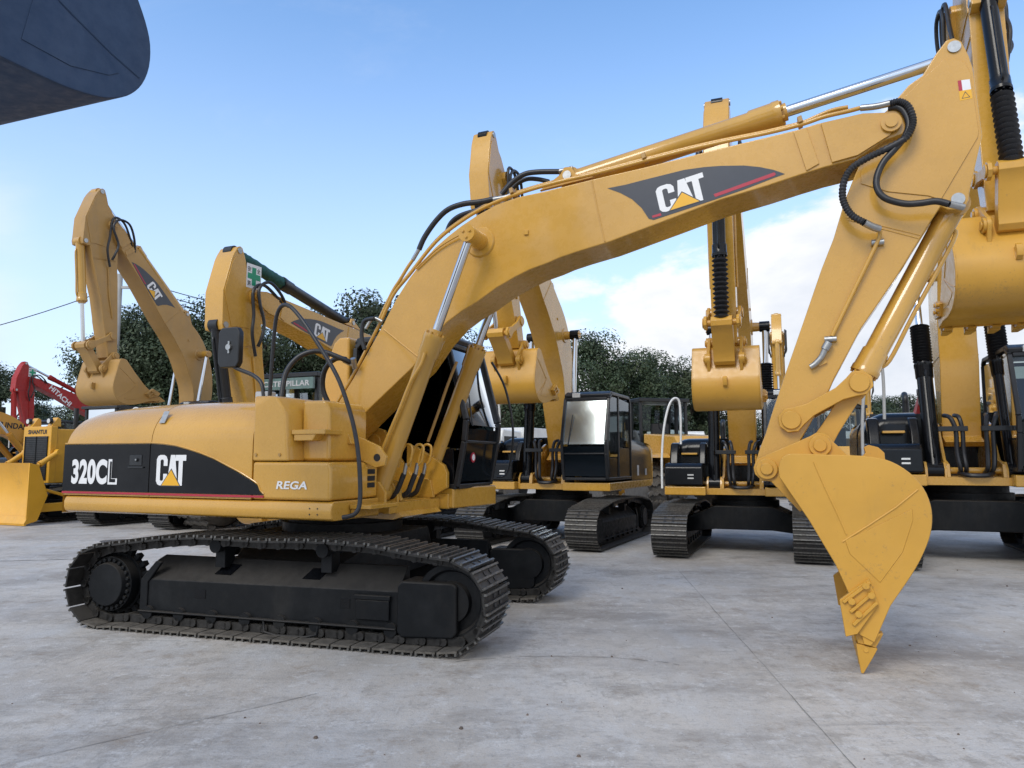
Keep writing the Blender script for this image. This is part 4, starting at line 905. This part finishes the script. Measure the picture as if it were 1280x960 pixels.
# ------------------------------------------------------------------ bulldozer
def dozer(x, y, head):
    t = thing('bulldozer', 'yellow bulldozer at the left edge with a wide blade and black radiator grille', 'bulldozer', (x, y, 0), radians(-90-head))
    undercarriage(t, 0, .95, .27, 40)
    P = []
    for i in range(11):
        a = radians(-38+i*7.6); P.append((3.50-.95*cos(a)*1.0+.0, .80+1.12*sin(a)*1.02))
    Q = [(x_-.05, z_) for x_, z_ in P]
    Z0 = min(p[1] for p in P); P = [(x_, (z_-Z0)*1.02+.04) for x_, z_ in P]; Q = [(x_-.06, z_) for x_, z_ in P]
    m = MB(); m.prism(P+Q[::-1], -1.72, 1.72); bl = m.build('blade', YS, t, smooth=40)
    m = MB(); e = P[0]; m.prism([(e[0]+.035, e[1]-.03), (e[0]+.05, e[1]+.02), (P[1][0]+.03, P[1][1]+.06), (P[1][0]+.005, P[1][1]+.06), (e[0]+.0, e[1]-.03)], -1.74, 1.74); ce = m.build('cutting_edge', YS, bl)
    m = MB()
    for k in range(34):
        tt = -1.66+k*.1006; c = V((P[1][0]+.022, tt, P[1][1]+.0)); m.cyl(c, c+V((.018, 0, -.006)), .013, seg=6)
    m.build('bolts', YO, ce)
    for s_ in (-1, 1):
        m = MB(); m.prism([(P[0][0], .04), (P[-1][0], P[-1][1]), (P[-1][0]-.22, P[-1][1]-.05), (P[5][0]-.28, .7), (P[0][0]-.26, .10)], *sorted((s_*1.70, s_*1.735))); m.build('end_plate', YS, bl, bevel=.004)
        m = MB(); m.beam((-.3, s_*1.38, .42), (2.52, s_*1.40, .38), .14, .20); m.beam((.9, s_*1.38, .45), (2.50, s_*1.25, .95), .07, .07); m.build('push_arm', YS, t, bevel=.01)
        cylinder('lift_cylinder', (1.35, s_*.66, 1.75), (2.50, s_*.62, .95), .065, .55, t, 0, (YS, CHR), pipe=False)
    m = MB(); m.box(2.66, 2.74, -.42, -.12, P[-1][1]-.04, P[-1][1]+.10); m.build('blade_top_plate', YS, bl, bevel=.01)
    m = MB(); m.box(1.32, 1.50, -.56, .56, .95, 2.42); m.box(-.2, 1.32, -.52, .52, .95, 2.36); hood = m.build('engine_cowl', YS, t, bevel=.02, seg=2)
    m = MB()
    m.box(1.502, 1.512, -.46, .46, 1.02, 2.16)
    gr = m.build('radiator_grille', BLK2, hood)
    m = MB()
    for k in range(22): m.box(1.512, 1.520, -.45, .45, 1.05+k*.05, 1.065+k*.05)
    for k in range(3): m.box(1.512, 1.524, -.46+k*.45, -.44+k*.45, 1.02, 2.16)
    m.build('grille_bars', UC, gr)
    lettering('lettering', 'SHANTUI', (1.504, -.36, 2.22), (0, 1, 0), (0, 0, 1), (1, 0, 0), BLK2, hood, bold=.04, width=.74, height=.115)
    for s_ in (-1, 1):
        m = MB(); m.prism([(1.20, 2.42), (1.22, 2.62), (1.30, 2.66), (1.46, 2.42)], *sorted((s_*.30, s_*.50))); br = m.build('lamp_bracket', YS, t, bevel=.01)
        m = MB(); m.cyl((1.42, s_*.42, 2.56), (1.50, s_*.42, 2.56), .075, seg=16); m.build('headlight', BLK2, br)
        m = MB(); m.cyl((1.50, s_*.42, 2.56), (1.506, s_*.42, 2.56), .06, seg=16); m.build('lamp_lens', LAMP, br)
    m = MB(); m.cyl((.6, .2, 2.3), (.6, .2, 2.95), .06, seg=12); m.build('exhaust_pipe', BLK2, t)
    c = MB()
    for a in (-.62, .62):
        for b in (-1.45, -.35): c.beam((b, a, 1.0), (b+.05, a, 3.0), .09, .09)
    c.box(-1.55, -.2, -.75, .75, 3.0, 3.08); c.build('cab_frame', BLK2, t, bevel=.01)
    m = MB(); m.box(-1.45, -.35, -.62, .62, 1.0, 1.75); m.build('cab_panel', YS, t, bevel=.01)
    m = MB(); m.add([(-.32, -.6, 1.76), (-.32, .6, 1.76), (-.29, .6, 2.98), (-.29, -.6, 2.98)], [(0, 1, 2, 3)]); m.build('windscreen', GL, t)
dozer(-11.85, 20.5, 24)

# ------------------------------------------------------------------ wheel loaders
def loader():
    t = thing('wheel_loader', 'x', 'wheel loader', (0, 0, 0), 0, 'wheel loaders behind the row')
    for x in (1.5, -1.5):
        for s_ in (-1, 1):
            y = s_*1.05
            m = MB(); prof = [(0, .42), (0, .62), (.06, .72), (.22, .77), (.78, .77), (.94, .72), (1, .62), (1, .42)]
            m.lathe((x, y-.29, .77), (x, y+.29, .77), prof, 36); w = m.build('wheel', TYRE, t)
            m = MB()
            for k in range(22):
                a = 2*pi*k/22
                for sd in (-1, 1):
                    L = [V((x+.79*cos(a+q), y+sd*(.02+j*.09), .77+.79*sin(a+q))) for j, q in enumerate((0, .10, .02, .12))]
                    for p, q in zip(L, L[1:]): m.beam(p, q, .075, .07, up=(cos(a), 0, sin(a)))
            m.build('tyre_tread', TYRE, w, smooth=0)
            m = MB(); m.cyl((x, y-.20, .77), (x, y+.20, .77), .42, seg=28); m.cyl((x, y-.26, .77), (x, y+.26, .77), .16, seg=16); m.build('rim', Y, w)
    m = MB(); m.box(-2.3, -.3, -.42, .42, .75, 1.25); m.box(.2, 1.8, -.40, .40, .70, 1.35); m.box(-.4, .3, -.22, .22, .75, 1.05); m.prism([(1.1, 1.3), (1.3, 1.95), (1.6, 1.95), (1.75, 1.3)], -.42, .42)
    m.build('chassis', Y, t, bevel=.02)
    m = MB(); m.prism([(-2.75, 1.0), (-2.75, 1.9), (-2.5, 2.15), (-.75, 2.25), (-.75, 1.25)], -.72, .72); m.build('engine_hood', Y, t, bevel=.04, seg=2)
    m = MB(); m.box(-2.76, -2.752, -.5, .5, 1.2, 1.8); m.build('radiator_grille', BLK2, t)
    for s_ in (-1, 1): m = MB(); m.prism([(-2.4, 1.6), (-2.2, 1.72), (-.9, 1.72), (-.6, 1.25), (-.75, 1.25), (-1.0, 1.62), (-2.2, 1.62)], *sorted((s_*.75, s_*1.33))); m.build('mudguard', Y, t, bevel=.01)
    for s_ in (-1, 1): m = MB(); m.prism([(.6, 1.55), (.85, 1.72), (2.1, 1.72), (2.35, 1.4), (2.25, 1.4), (2.05, 1.64), (.9, 1.64)], *sorted((s_*.75, s_*1.33))); m.build('mudguard', Y, t, bevel=.01)
    c = MB()
    for a in (-.68, .68):
        for p, q in (((-.55, 1.3), (-.5, 3.16)), ((.62, 1.3), (.48, 3.16)), ((.08, 1.3), (.05, 3.16))): c.beam((p[0], a, p[1]), (q[0], a, q[1]), .08, .08)
    c.box(-.62, .60, -.76, .76, 3.14, 3.24); c.box(-.55, .60, -.70, .70, 1.25, 1.34)
    c.build('cab_frame', BLK2, t, bevel=.015)
    m = MB(); m.box(-.50, .58, -.70, .70, 1.3, 1.75); m.build('cab_panel', Y, t, bevel=.01)
    for nm, q in (('windscreen', [(.60, -.64, 1.76), (.60, .64, 1.76), (.50, .64, 3.12), (.50, -.64, 3.12)]), ('side_window', [(-.5, .69, 1.76), (.58, .69, 1.76), (.48, .69, 3.12), (-.48, .69, 3.12)]), ('side_window', [(-.5, -.69, 1.76), (.58, -.69, 1.76), (.48, -.69, 3.12), (-.48, -.69, 3.12)])):
        MB().add(q, [(0, 1, 2, 3)]).build(nm, GL, t)
    m = MB(); m.box(-.3, .1, -.25, .25, 1.75, 1.95); m.box(-.35, -.2, -.25, .25, 1.9, 2.55); m.cyl((.42, 0, 1.75), (.3, 0, 2.1), .03); m.build('operator_seat', SEAT, t, bevel=.02)
    for s_ in (-1, 1):
        m = MB(); m.prism([(1.30, 1.75), (1.42, 1.92), (2.3, 1.35), (2.9, .55), (2.8, .35), (2.65, .45), (2.1, 1.15)], *sorted((s_*.45, s_*.53))); m.build('lift_arm', Y, t, bevel=.01)
        m = MB(); m.beam((.60, s_*.72, 2.1), (.75, s_*.86, 2.9), .015, .015); m.box(.60, .66, *sorted((s_*.80, s_*.98)), 2.55, 2.95); m.build('mirror', BLK2, t)
        m = MB(); m.beam((.3, s_*.74, 1.0), (.3, s_*.80, 2.6), .02, .02); m.beam((.62, s_*.80, 1.0), (.50, s_*.80, 2.6), .02, .02); m.build('hand_rail', Y, t)
        cylinder('lift_cylinder', (1.0, s_*.49, .95), (2.2, s_*.49, 1.25), .06, .8, t, 0, (Y, CHR), pipe=False)
    m = MB(); P = [(2.75, .10), (3.75, .06), (3.76, .09), (2.95, .14), (2.80, .35), (2.78, .75), (2.95, 1.05), (3.15, 1.22), (3.10, 1.26), (2.85, 1.08), (2.70, .75), (2.68, .3)]
    m.prism(P, -1.35, 1.35); b = m.build('bucket', Y, t, bevel=.005)
    for s_ in (-1, 1): m = MB(); m.prism([(2.75, .10), (3.70, .08), (3.15, 1.22), (2.90, 1.05), (2.74, .75)], *sorted((s_*1.33, s_*1.36))); m.build('side_plate', Y, b)
    return t
def copy_tree(o, parent=None):
    c = o.copy(); COL.objects.link(c)
    if parent: c.parent = parent
    for ch in list(o.children): copy_tree(ch, c)
    return c
L0 = loader()
for i, (x, y, h, lab) in enumerate(((4.05, 20.6, 165, 'wheel loader with a big ribbed tyre showing right of the middle cab'),
                                   (10.4, 23.2, 14, 'wheel loader whose dark cab shows under the foreground bucket links'),
                                   (-5.1, 18.0, 203, 'wheel loader with a word across its cab visor, seen left of the yellow cab pillar'))):
    o = L0 if i == 0 else copy_tree(L0)
    o.location = (x, y, 0); o.rotation_euler = (0, 0, radians(-90-h)); o['label'] = lab; LL = o; o.scale = ((1.12,)*3 if i == 2 else (1,)*3)
m = MB(); m.box(-.68, -.62, -.70, .70, 2.88, 3.12); vs = m.build('visor', GLV, LL)
lettering('lettering', 'CATERPILLAR', (-.682, .62, 2.94), (0, -1, 0), (0, 0, 1), (-1, 0, 0), LGREY, vs, bold=.03, width=1.24, height=.12)

# ------------------------------------------------------------------ lorries far behind
def lorry():
    t = thing('lorry', 'x', 'lorry', (0, 0, 0), 0, 'pale lorries far behind the row')
    m = MB(); m.prism([(1.3, .55), (1.3, 2.55), (2.6, 2.60), (2.95, 1.7), (3.0, .55)], -1.05, 1.05); c = m.build('cab', WPAINT, t, bevel=.06, seg=2)
    m = MB(); m.add([(2.64, -.95, 2.5), (2.64, .95, 2.5), (2.97, .95, 1.66), (2.97, -.95, 1.66)], [(0, 1, 2, 3)]); m.build('windscreen', BLK2, c)
    for s_ in (-1, 1): m = MB(); m.box(1.7, 2.55, *sorted((s_*1.052, s_*1.058)), 1.65, 2.35); m.build('side_window', BLK2, c)
    m = MB(); m.box(-3, 1.1, -1.15, 1.15, 1.0, 2.7); m.build('cargo_box', WPAINT, t, bevel=.02)
    m = MB(); m.box(-3, 2.6, -.4, .4, .6, 1.0); m.build('chassis', BLK2, t)
    m = MB(); m.box(2.96, 3.05, -1.05, 1.05, .45, .75); m.build('bumper', LGREY, t, bevel=.02)
    for s_ in (-1, 1):
        m = MB(); m.box(3.0, 3.03, *sorted((s_*.65, s_*.95)), .82, 1.0); m.build('headlight', LAMP, t)
        for x in (-2.1, 2.1): m = MB(); m.cyl((x, s_*.82, .48), (x, s_*1.10, .48), .48, seg=24); w = m.build('wheel', TYRE, t, bevel=.03)
    return t
T0 = lorry()
for i, (x, y, h, lab) in enumerate(((.1, 27.5, 30, 'pale lorry glimpsed between the foreground cab and the middle excavator'), (6.9, 31, 10, 'pale lorry seen through the white hoop handrail'), (14.2, 31, 60, 'pale lorry behind the second wheel loader near the foreground bucket'))):
    o = T0 if i == 0 else copy_tree(T0)
    o.location = (x, y, 0); o.rotation_euler = (0, 0, radians(-90-h)); o['label'] = lab

# ------------------------------------------------------------------ pole and wires
t = thing('utility_pole', 'grey concrete utility pole standing before the trees at the left', 'pole', (-18.6, 33.8, 0))
m = MB(); m.cyl((0, 0, 0), (0, 0, 10.3), .20, .13, seg=16); m.build('shaft', POLE, t)
m = MB(); m.box(-.9, .9, -.05, .05, 9.6, 9.72); m.build('crossarm', POLE, t)
def wire(a, b, sag, label):
    a, b = V(a), V(b); m = MB(); m.tube([a+(b-a)*i/12+V((0, 0, -sag*4*(i/12)*(1-i/12))) for i in range(13)], .022, 5, smooth=False)
    tag(m.build('power_cable', RUB), label, 'cable', 'overhead power cables')
wire((-18.6, 33.7, 9.72), (-34, 36, 6.6), .5, 'thin overhead cable sloping down to the left of the pole')
for k, z in enumerate((10.2, 9.75, 9.4)): wire((-18.6+.5*k, 33.8, z), (6, 60, z+1.0-.4*k), 1.5, ['upper', 'middle', 'lowest'][k]+' of the three cables running right above the trees')

# ------------------------------------------------------------------ sky
def world(sun_el, sun_az, strength=.1, cl=5.4):
    w = D.worlds.new('World'); S.world = w; w.use_nodes = True; n = w.node_tree; n.nodes.clear()
    o = n.nodes.new('ShaderNodeOutputWorld'); bg = n.nodes.new('ShaderNodeBackground'); bg.inputs[1].default_value = strength
    sk = n.nodes.new('ShaderNodeTexSky'); sk.sky_type = 'NISHITA'; sk.sun_disc = False; sk.sun_elevation = sun_el; sk.sun_rotation = sun_az
    sk.air_density = 1.0; sk.dust_density = .6; sk.ozone_density = 2.0; sk.altitude = 100
    tc = n.nodes.new('ShaderNodeTexCoord'); sep = n.nodes.new('ShaderNodeSeparateXYZ'); n.links.new(tc.outputs['Generated'], sep.inputs[0])
    X, Yy, Z = sep.outputs
    az = mul(n, X, mul(n, mul(n, Yy, .05, 'MAXIMUM'), 1, 'MULTIPLY'), 'DIVIDE')     # tan of azimuth, ahead of the yard
    # clouds: a bank low down to the right, a smaller one at the far left
    mp = n.nodes.new('ShaderNodeMapping'); mp.inputs['Scale'].default_value = (1, 1, 1.9); mp.inputs['Location'].default_value = (3.1, .4, 0); n.links.new(tc.outputs['Generated'], mp.inputs[0])
    def nz(sc, det, rg, dist=0):
        t = n.nodes.new('ShaderNodeTexNoise'); t.inputs['Scale'].default_value = sc; t.inputs['Detail'].default_value = det; t.inputs['Roughness'].default_value = rg; t.inputs['Distortion'].default_value = dist
        n.links.new(mp.outputs[0], t.inputs['Vector']); return t.outputs[0]
    big = nz(3.2, 8, .58, .3); fine = nz(11, 6, .6)
    def sm(x, a, b):
        m = n.nodes.new('ShaderNodeMapRange'); m.interpolation_type = 'SMOOTHSTEP'; n.links.new(x, m.inputs[0]); m.inputs[1].default_value = a; m.inputs[2].default_value = b; return m.outputs[0]
    right = sm(az, -.12, .10)
    top = mul(n, mul(n, sm(az, -.05, .45), .12), .22, 'ADD')                            # height of the bank's top (sine of elevation)
    low = mul(n, mul(n, mul(n, top, Z, 'SUBTRACT'), 5.5), .55, 'MINIMUM')                           # >0 inside
    f = mul(n, mul(n, right, .0), low, 'ADD')
    dens = mul(n, mul(n, mul(n, big, .5, 'SUBTRACT'), 3.0), f, 'ADD')
    dens = mul(n, dens, mul(n, mul(n, fine, .5, 'SUBTRACT'), .8), 'ADD')
    m1 = mul(n, sm(dens, -.10, .22), right)
    left = sm(mul(n, az, -1), .64, .76); ll = mul(n, mul(n, .42, Z, 'SUBTRACT'), 3.0)
    d2 = mul(n, mul(n, mul(n, big, .5, 'SUBTRACT'), 3.0), ll, 'ADD'); m2 = mul(n, mul(n, sm(d2, .15, 1.0), left), .45)
    wisp = mul(n, sm(nz(2.1, 7, .7, .6), .52, .78), .10)
    back = mul(n, sm(mul(n, Yy, -1), -.25, .15), sm(nz(2.6, 7, .6, .3), .30, .55)); wisp = mul(n, wisp, mul(n, back, .9), 'MAXIMUM')  # unseen cloud cover added behind the camera to make the light more neutral
    mask = mul(n, mul(n, m1, m2, 'MAXIMUM'), wisp, 'MAXIMUM')
    shade = ramp(n, mul(n, sm(dens, -.1, 1.3), mul(n, mul(n, nz(5, 6, .6, .4), .5, 'SUBTRACT'), 1.6), 'ADD', True), [(0, (cl*.98, cl*.99, cl*1.01)), (.35, (cl*.86, cl*.89, cl*.95)), (1, (cl*.68, cl*.74, cl*.84))])
    skc = mixc(n, 1.0, sk.outputs[0], SKYTINT, 'MULTIPLY')
    haze = mul(n, sm(mul(n, Z, -1), -.62, .02), .80)
    skc = mixc(n, haze, skc, (cl*.76, cl*.86, cl*1.06))
    n.links.new(mixc(n, mask, skc, shade), bg.inputs[0]); n.links.new(bg.outputs[0], o.inputs[0])
SKYTINT = (1.14, 1.38, 1.52)
SUN_EL, SUN_AZ = radians(42), radians(215)            # azimuth clockwise from +Y: behind the camera and to the left
world(SUN_EL, SUN_AZ, .145)
S.view_settings.view_transform = 'Standard'; S.view_settings.look = 'None'; S.view_settings.exposure = .45; S.view_settings.gamma = 1
sl = D.lights.new('sun', 'SUN'); sl.energy = 1.25; sl.angle = radians(24); sl.color = (1, .955, .88)
so = D.objects.new('sun', sl); COL.objects.link(so)
dv = V((sin(SUN_AZ)*cos(SUN_EL), cos(SUN_AZ)*cos(SUN_EL), sin(SUN_EL))); so.rotation_euler = dv.to_track_quat('Z', 'Y').to_euler(); so.location = dv*60

# ------------------------------------------------------------------ ground
def concrete():
    m, n, b, o = nodes('yard_concrete')
    K = lambda t, a, c: ramp(n, t, [(a, (0, 0, 0)), (c, (1, 1, 1))])
    c = ramp(n, tex(n, .28, 9, .66), [(.34, (.36, .330, .295)), (.5, (.49, .455, .412)), (.66, (.585, .548, .50))])
    c = mixc(n, mul(n, K(tex(n, 1.3, 10, .74, stretch=(1, .5, 1, .5)), .45, .62), .65), c, (.50, .50, .50))
    c = mixc(n, mul(n, K(tex(n, .9, 10, .8, stretch=(.55, 1, 1, .15)), .49, .60), .62), c, (.25, .225, .20))
    c = mixc(n, mul(n, K(tex(n, .5, 9, .72, stretch=(.35, 1, 1, -.05)), .54, .66), .55), c, (.29, .25, .21))
    patch = K(tex(n, .55, 6, .7), .42, .58)
    for sc, st, lo, hi, am, col in ((9, (1, .10, 1, 1.05), .55, .64, .42, (.58, .58, .58)), (16, (1, .16, 1, .75), .55, .65, .38, (.57, .57, .58)), (13, (1, .2, 1, 1.30), .55, .64, .50, (.21, .185, .16)), (7, (.08, 1, 1, .06), .56, .64, .55, (.21, .20, .19)), (12, (.10, 1, 1, .12), .56, .64, .5, (.55, .56, .58))):
        c = mixc(n, mul(n, mul(n, K(tex(n, sc, 9, .8, stretch=st), lo, hi), patch), am), c, col)
    c = mixc(n, mul(n, K(tex(n, 2.4, 10, .8), .55, .65), .60), c, (.27, .21, .155))
    c = mixc(n, mul(n, K(tex(n, 5, 10, .82), .55, .60), .62), c, (.60, .59, .575))
    c = mixc(n, mul(n, mul(n, K(tex(n, 3.2, 10, .82), .52, .58), patch), .55), c, (.26, .235, .205))
    c = mixc(n, mul(n, ramp(n, tex(n, 16, 10, .82), [(.38, (1, 1, 1)), (.47, (0, 0, 0))]), .45), c, (.20, .195, .19))
    c = mixc(n, mul(n, ramp(n, tex(n, 80, 5, .7), [(.33, (1, 1, 1)), (.41, (0, 0, 0))]), .55), c, (.12, .115, .11))
    n.links.new(c, b.inputs['Base Color']); n.links.new(ramp(n, tex(n, 1.1, 6, .7), [(.3, (.45,)*3), (.7, (.80,)*3)]), b.inputs['Roughness'])
    b.inputs['Specular IOR Level'].default_value = .35
    bump(n, b, mul(n, mul(n, tex(n, 9, 8, .75), .6), mul(n, tex(n, 60, 4, .6), .4), 'ADD'), .45, .025)
    return m
CONC = concrete()
tag(MB().add([(-400, -60, 0), (400, -60, 0), (400, 700, 0), (-400, 700, 0)], [(0, 1, 2, 3)]).build('ground', CONC, smooth=0), None, None, kind='structure')
JOINT = plain('joint_dark', (.24, .23, .215), .9, var=.4, scale=5)
def wav(a, b, w, name, mat, z=.004, jit=.012):
    m = MB(); a, b = V(a), V(b); d = (b-a); n = V((-d.y, d.x)).normalized(); K = max(2, int(d.length/.25)); L = []
    for i in range(K+1):
        p = a+d*i/K+n*random.uniform(-jit, jit); ww = w*random.uniform(.5, 1.3); L.append((p+n*ww, p-n*ww))
    for (p, q), (r, s) in zip(L, L[1:]): m.add([(p.x, p.y, z), (q.x, q.y, z), (s.x, s.y, z), (r.x, r.y, z)], [(0, 1, 2, 3)])
    return tag(m.build(name, mat, smooth=0), None, None, kind='structure')
wav((1.30, -1), (2.35, 10.5), .003, 'slab_joint', JOINT, jit=.004)
wav((-4.9, 1.9), (-1.3, 5.05), .003, 'slab_joint', JOINT, jit=.004)
wav((-14, 9.9), (-6.3, 11.8), .02, 'slab_joint', JOINT, jit=.03)
OIL = plain('oil_stain', (.12, .11, .10), .35, var=.3, scale=3)
def stain(x, y, rx, ry, a, mat=OIL):
    m = MB(); c, s = cos(a), sin(a); P = []
    for i in range(40):
        t = 2*pi*i/40; r = 1+.35*noise.noise(V((x+cos(t)*1.4, y+sin(t)*1.4, 3.1))); px, py = rx*r*cos(t), ry*r*sin(t); P.append((x+px*c-py*s, y+px*s+py*c, .0045))
    m.add(P, [tuple(range(40))]); tag(m.build('oil_stain', mat, smooth=0), None, None, kind='structure')
stain(-7.2, 14.2, .75, .45, .1); stain(-9.4, 11.0, .9, .10, .25); stain(-10.3, 10.2, 1.3, .08, .1)
# tyre scuff ring
m = MB(); L = []
for i in range(40):
    t = radians(-10+i*3.9); r = 1.0+.03*random.random(); L.append((.35+1.0*r*cos(t), 5.55+.42*r*sin(t), .0042, .985+.01*random.random()))
for i in range(8, 39):
    a, b = L[i], L[i+1]; k = lambda p, q: (.35+(p[0]-.35)*q, 5.55+(p[1]-5.55)*q, .0042)
    if random.random() < .85: m.add([k(a, 1), k(b, 1), k(b, b[3]-.004), k(a, a[3]-.004)], [(0, 1, 2, 3)])
tag(m.build('tyre_scuff', JOINT, smooth=0), None, None, kind='structure')
m = MB(); rnd = random.Random(4)
for i in range(150):
    y = 2.2+10*rnd.random()**1.4; x = rnd.uniform(-.75, .75)*y; r = .002+.012*rnd.random()**2.5
    pts = []
    for k in range(6):
        a = k*pi/3+rnd.random()*.5; pts.append((x+r*cos(a)*rnd.uniform(.7, 1.3), y+r*sin(a)*rnd.uniform(.7, 1.3)))
    m.loft([[(p[0], p[1], .0) for p in pts], [(x+(p[0]-x)*.6, y+(p[1]-y)*.6, r*.9) for p in pts]])
tag(m.build('gravel', plain('pebble', (.14, .11, .09), .9, var=.5, scale=2), smooth=0), 'small stones and crumbs of mud scattered on the concrete', None, kind='stuff')

# ------------------------------------------------------------------ trees
def leafmat():
    m, n, b, o = nodes('leaf')
    oi = n.nodes.new('ShaderNodeObjectInfo'); t = tex(n, 1.1, 4, .6); t2 = tex(n, 7, 2, .5)
    c = ramp(n, t, [(.3, (.026, .045, .022)), (.5, (.042, .066, .028)), (.72, (.075, .095, .038))])
    c = mixc(n, mul(n, t2, .35), c, (.05, .075, .04)); c = mixc(n, mul(n, oi.outputs['Random'], .35), c, (.055, .060, .040))
    n.links.new(c, b.inputs['Base Color']); b.inputs['Roughness'].default_value = .55; b.inputs['Specular IOR Level'].default_value = .35
    return m
LEAF = leafmat(); BARK = plain('bark', (.10, .08, .06), .9, var=.4)
def crown_mesh(seed, n=46000, ls=.062):
    r = random.Random(seed); vs = []; fs = []
    cl = []
    for i in range(64):
        a = r.uniform(0, 2*pi); e = r.uniform(-.95, 1); q = r.uniform(.35, 1.0)**.6
        x, y, z = cos(a)*sqrt(max(0, 1-e*e))*q, sin(a)*sqrt(max(0, 1-e*e))*q, e*q*.95
        cl.append((V((x*2.6, y*2.6, 4.3+z*3.3)), r.uniform(.6, 1.15)))
    for i in range(n):
        c, R = cl[r.randrange(len(cl))]; d = V((r.gauss(0, 1), r.gauss(0, 1), r.gauss(0, 1))).normalized(); rad = R*(r.uniform(.55, 1.08)); p = c+V((d.x*rad, d.y*rad, d.z*rad*.75))
        nn = (d+V((r.gauss(0, .5), r.gauss(0, .5), r.gauss(.4, .5)))).normalized(); u = nn.cross(V((r.gauss(0, 1), r.gauss(0, 1), r.gauss(0, 1)))).normalized(); v = nn.cross(u)
        s = ls*r.uniform(.6, 1.5); k = len(vs)
        vs += [p-u*s, p+v*s*.55, p+u*s, p-v*s*.55]; fs.append((k, k+1, k+2, k+3))
    me = D.meshes.new('crown'); me.from_pydata([tuple(v) for v in vs], [], fs); me.materials.append(LEAF); return me, [c for c, _ in cl]
CR = [crown_mesh(s) for s in (3, 8, 15)]
TR = []
for me, cl in CR:
    m = MB(); m.tube([(0, 0, 0), (.05, .03, 1.6), (-.04, .02, 3.2), (.0, 0, 5.0)], .17, 8)
    for c in cl[::4]: m.tube([(0, 0, 2.6+.4*random.random()), tuple((c+V((0, 0, 3)))/2), tuple(c)], .05, 5)
    o = m.build('trunk', BARK); TR.append(o.data); D.objects.remove(o)
def tree(x, y, s, label, kind=0, wide=1.0, rz=None):
    t = thing('broadleaf_tree', label, 'tree', (x, y, 0), random.uniform(0, 6) if rz is None else rz, 'dark green trees behind the yard')
    t.scale = (s*wide, s*wide, s)
    for nm, me in (('trunk', TR[kind]), ('crown', CR[kind][0])):
        o = D.objects.new(nm, me); COL.objects.link(o); o.parent = t
def tpx(px, top, Y, kind, label, wide=1.0):
    x = (px-640)/FPX*Y; yy = -(top-480)/FPX; z = CAMH+Y*(sin(PITCH)+yy*cos(PITCH))/(cos(PITCH)-yy*sin(PITCH))
    tree(x, Y, z/7.95, label, kind, wide)
for i, a in enumerate([
    (2, 452, 44, 0, 'tree at the left edge of the picture behind the red excavator', 1.1),
    (60, 500, 50, 1, 'low tree seen below the red boom at the left', 1.4),
    (168, 372, 36, 1, 'tree right of the grey pole, between boom and stick of the left raised excavator', .9),
    (238, 364, 38, 2, 'tree behind the steep boom of the left raised excavator', 1.0),
    (300, 392, 37, 0, 'tree behind the green cross sticker', .9),
    (372, 420, 40, 2, 'tree seen under the boom with the green wrapped cylinder', 1.1),
    (455, 357, 42, 1, 'tree whose top shows above the green wrapped cylinder', 1.15),
    (540, 400, 44, 0, 'tree behind the lower boom of the foreground excavator', 1.1),
    (628, 430, 42, 2, 'tree behind the small bucket beside the middle cab', 1.1),
    (742, 412, 40, 0, 'left tree of the clump above the middle cab', 1.0),
    (800, 428, 42, 1, 'second tree of the clump above the wheel loader cab', 1.0),
    (852, 445, 44, 2, 'tree just left of the hanging rusty bucket', 1.0),
    (905, 470, 46, 0, 'tree behind the hanging bucket with the worn lip', 1.1),
    (1000, 468, 60, 1, 'small far tree beside the distant yellow boom', .8)]):
    tpx(a[0], a[1], a[2], a[3], a[4], a[5])
for i, (px, tp) in enumerate(((1085, 497), (1125, 488), (1170, 490), (1215, 494))):
    tpx(px, tp, 70, i % 3, ['far hedge tree left of the small red mast', 'far hedge tree behind the oval mirror and small red mast', 'far hedge tree between the two black cylinders', 'far hedge tree behind the lowest part of the right boom'][i], 1.5)
m = MB(); rnd = random.Random(9)
for i in range(16000):
    x = rnd.uniform(-60, 70); y = 52+rnd.uniform(-2, 3)+abs(x)*.12; h = 2.2+1.1*noise.noise(V((x*.25, 0, 0))); z = h*rnd.random()**.6
    u = V((rnd.gauss(0, 1), rnd.gauss(0, 1), rnd.gauss(0, 1))).normalized()*.22; v = u.cross(V((rnd.gauss(0, 1), rnd.gauss(0, 1), rnd.gauss(0, 1)))).normalized()*.13; p = V((x, y, z))
    m.add([p-u, p+v, p+u, p-v], [(0, 1, 2, 3)])
tag(m.build('undergrowth', LEAF, smooth=0), 'mass of low dark shrubs along the back of the yard', None, kind='stuff')
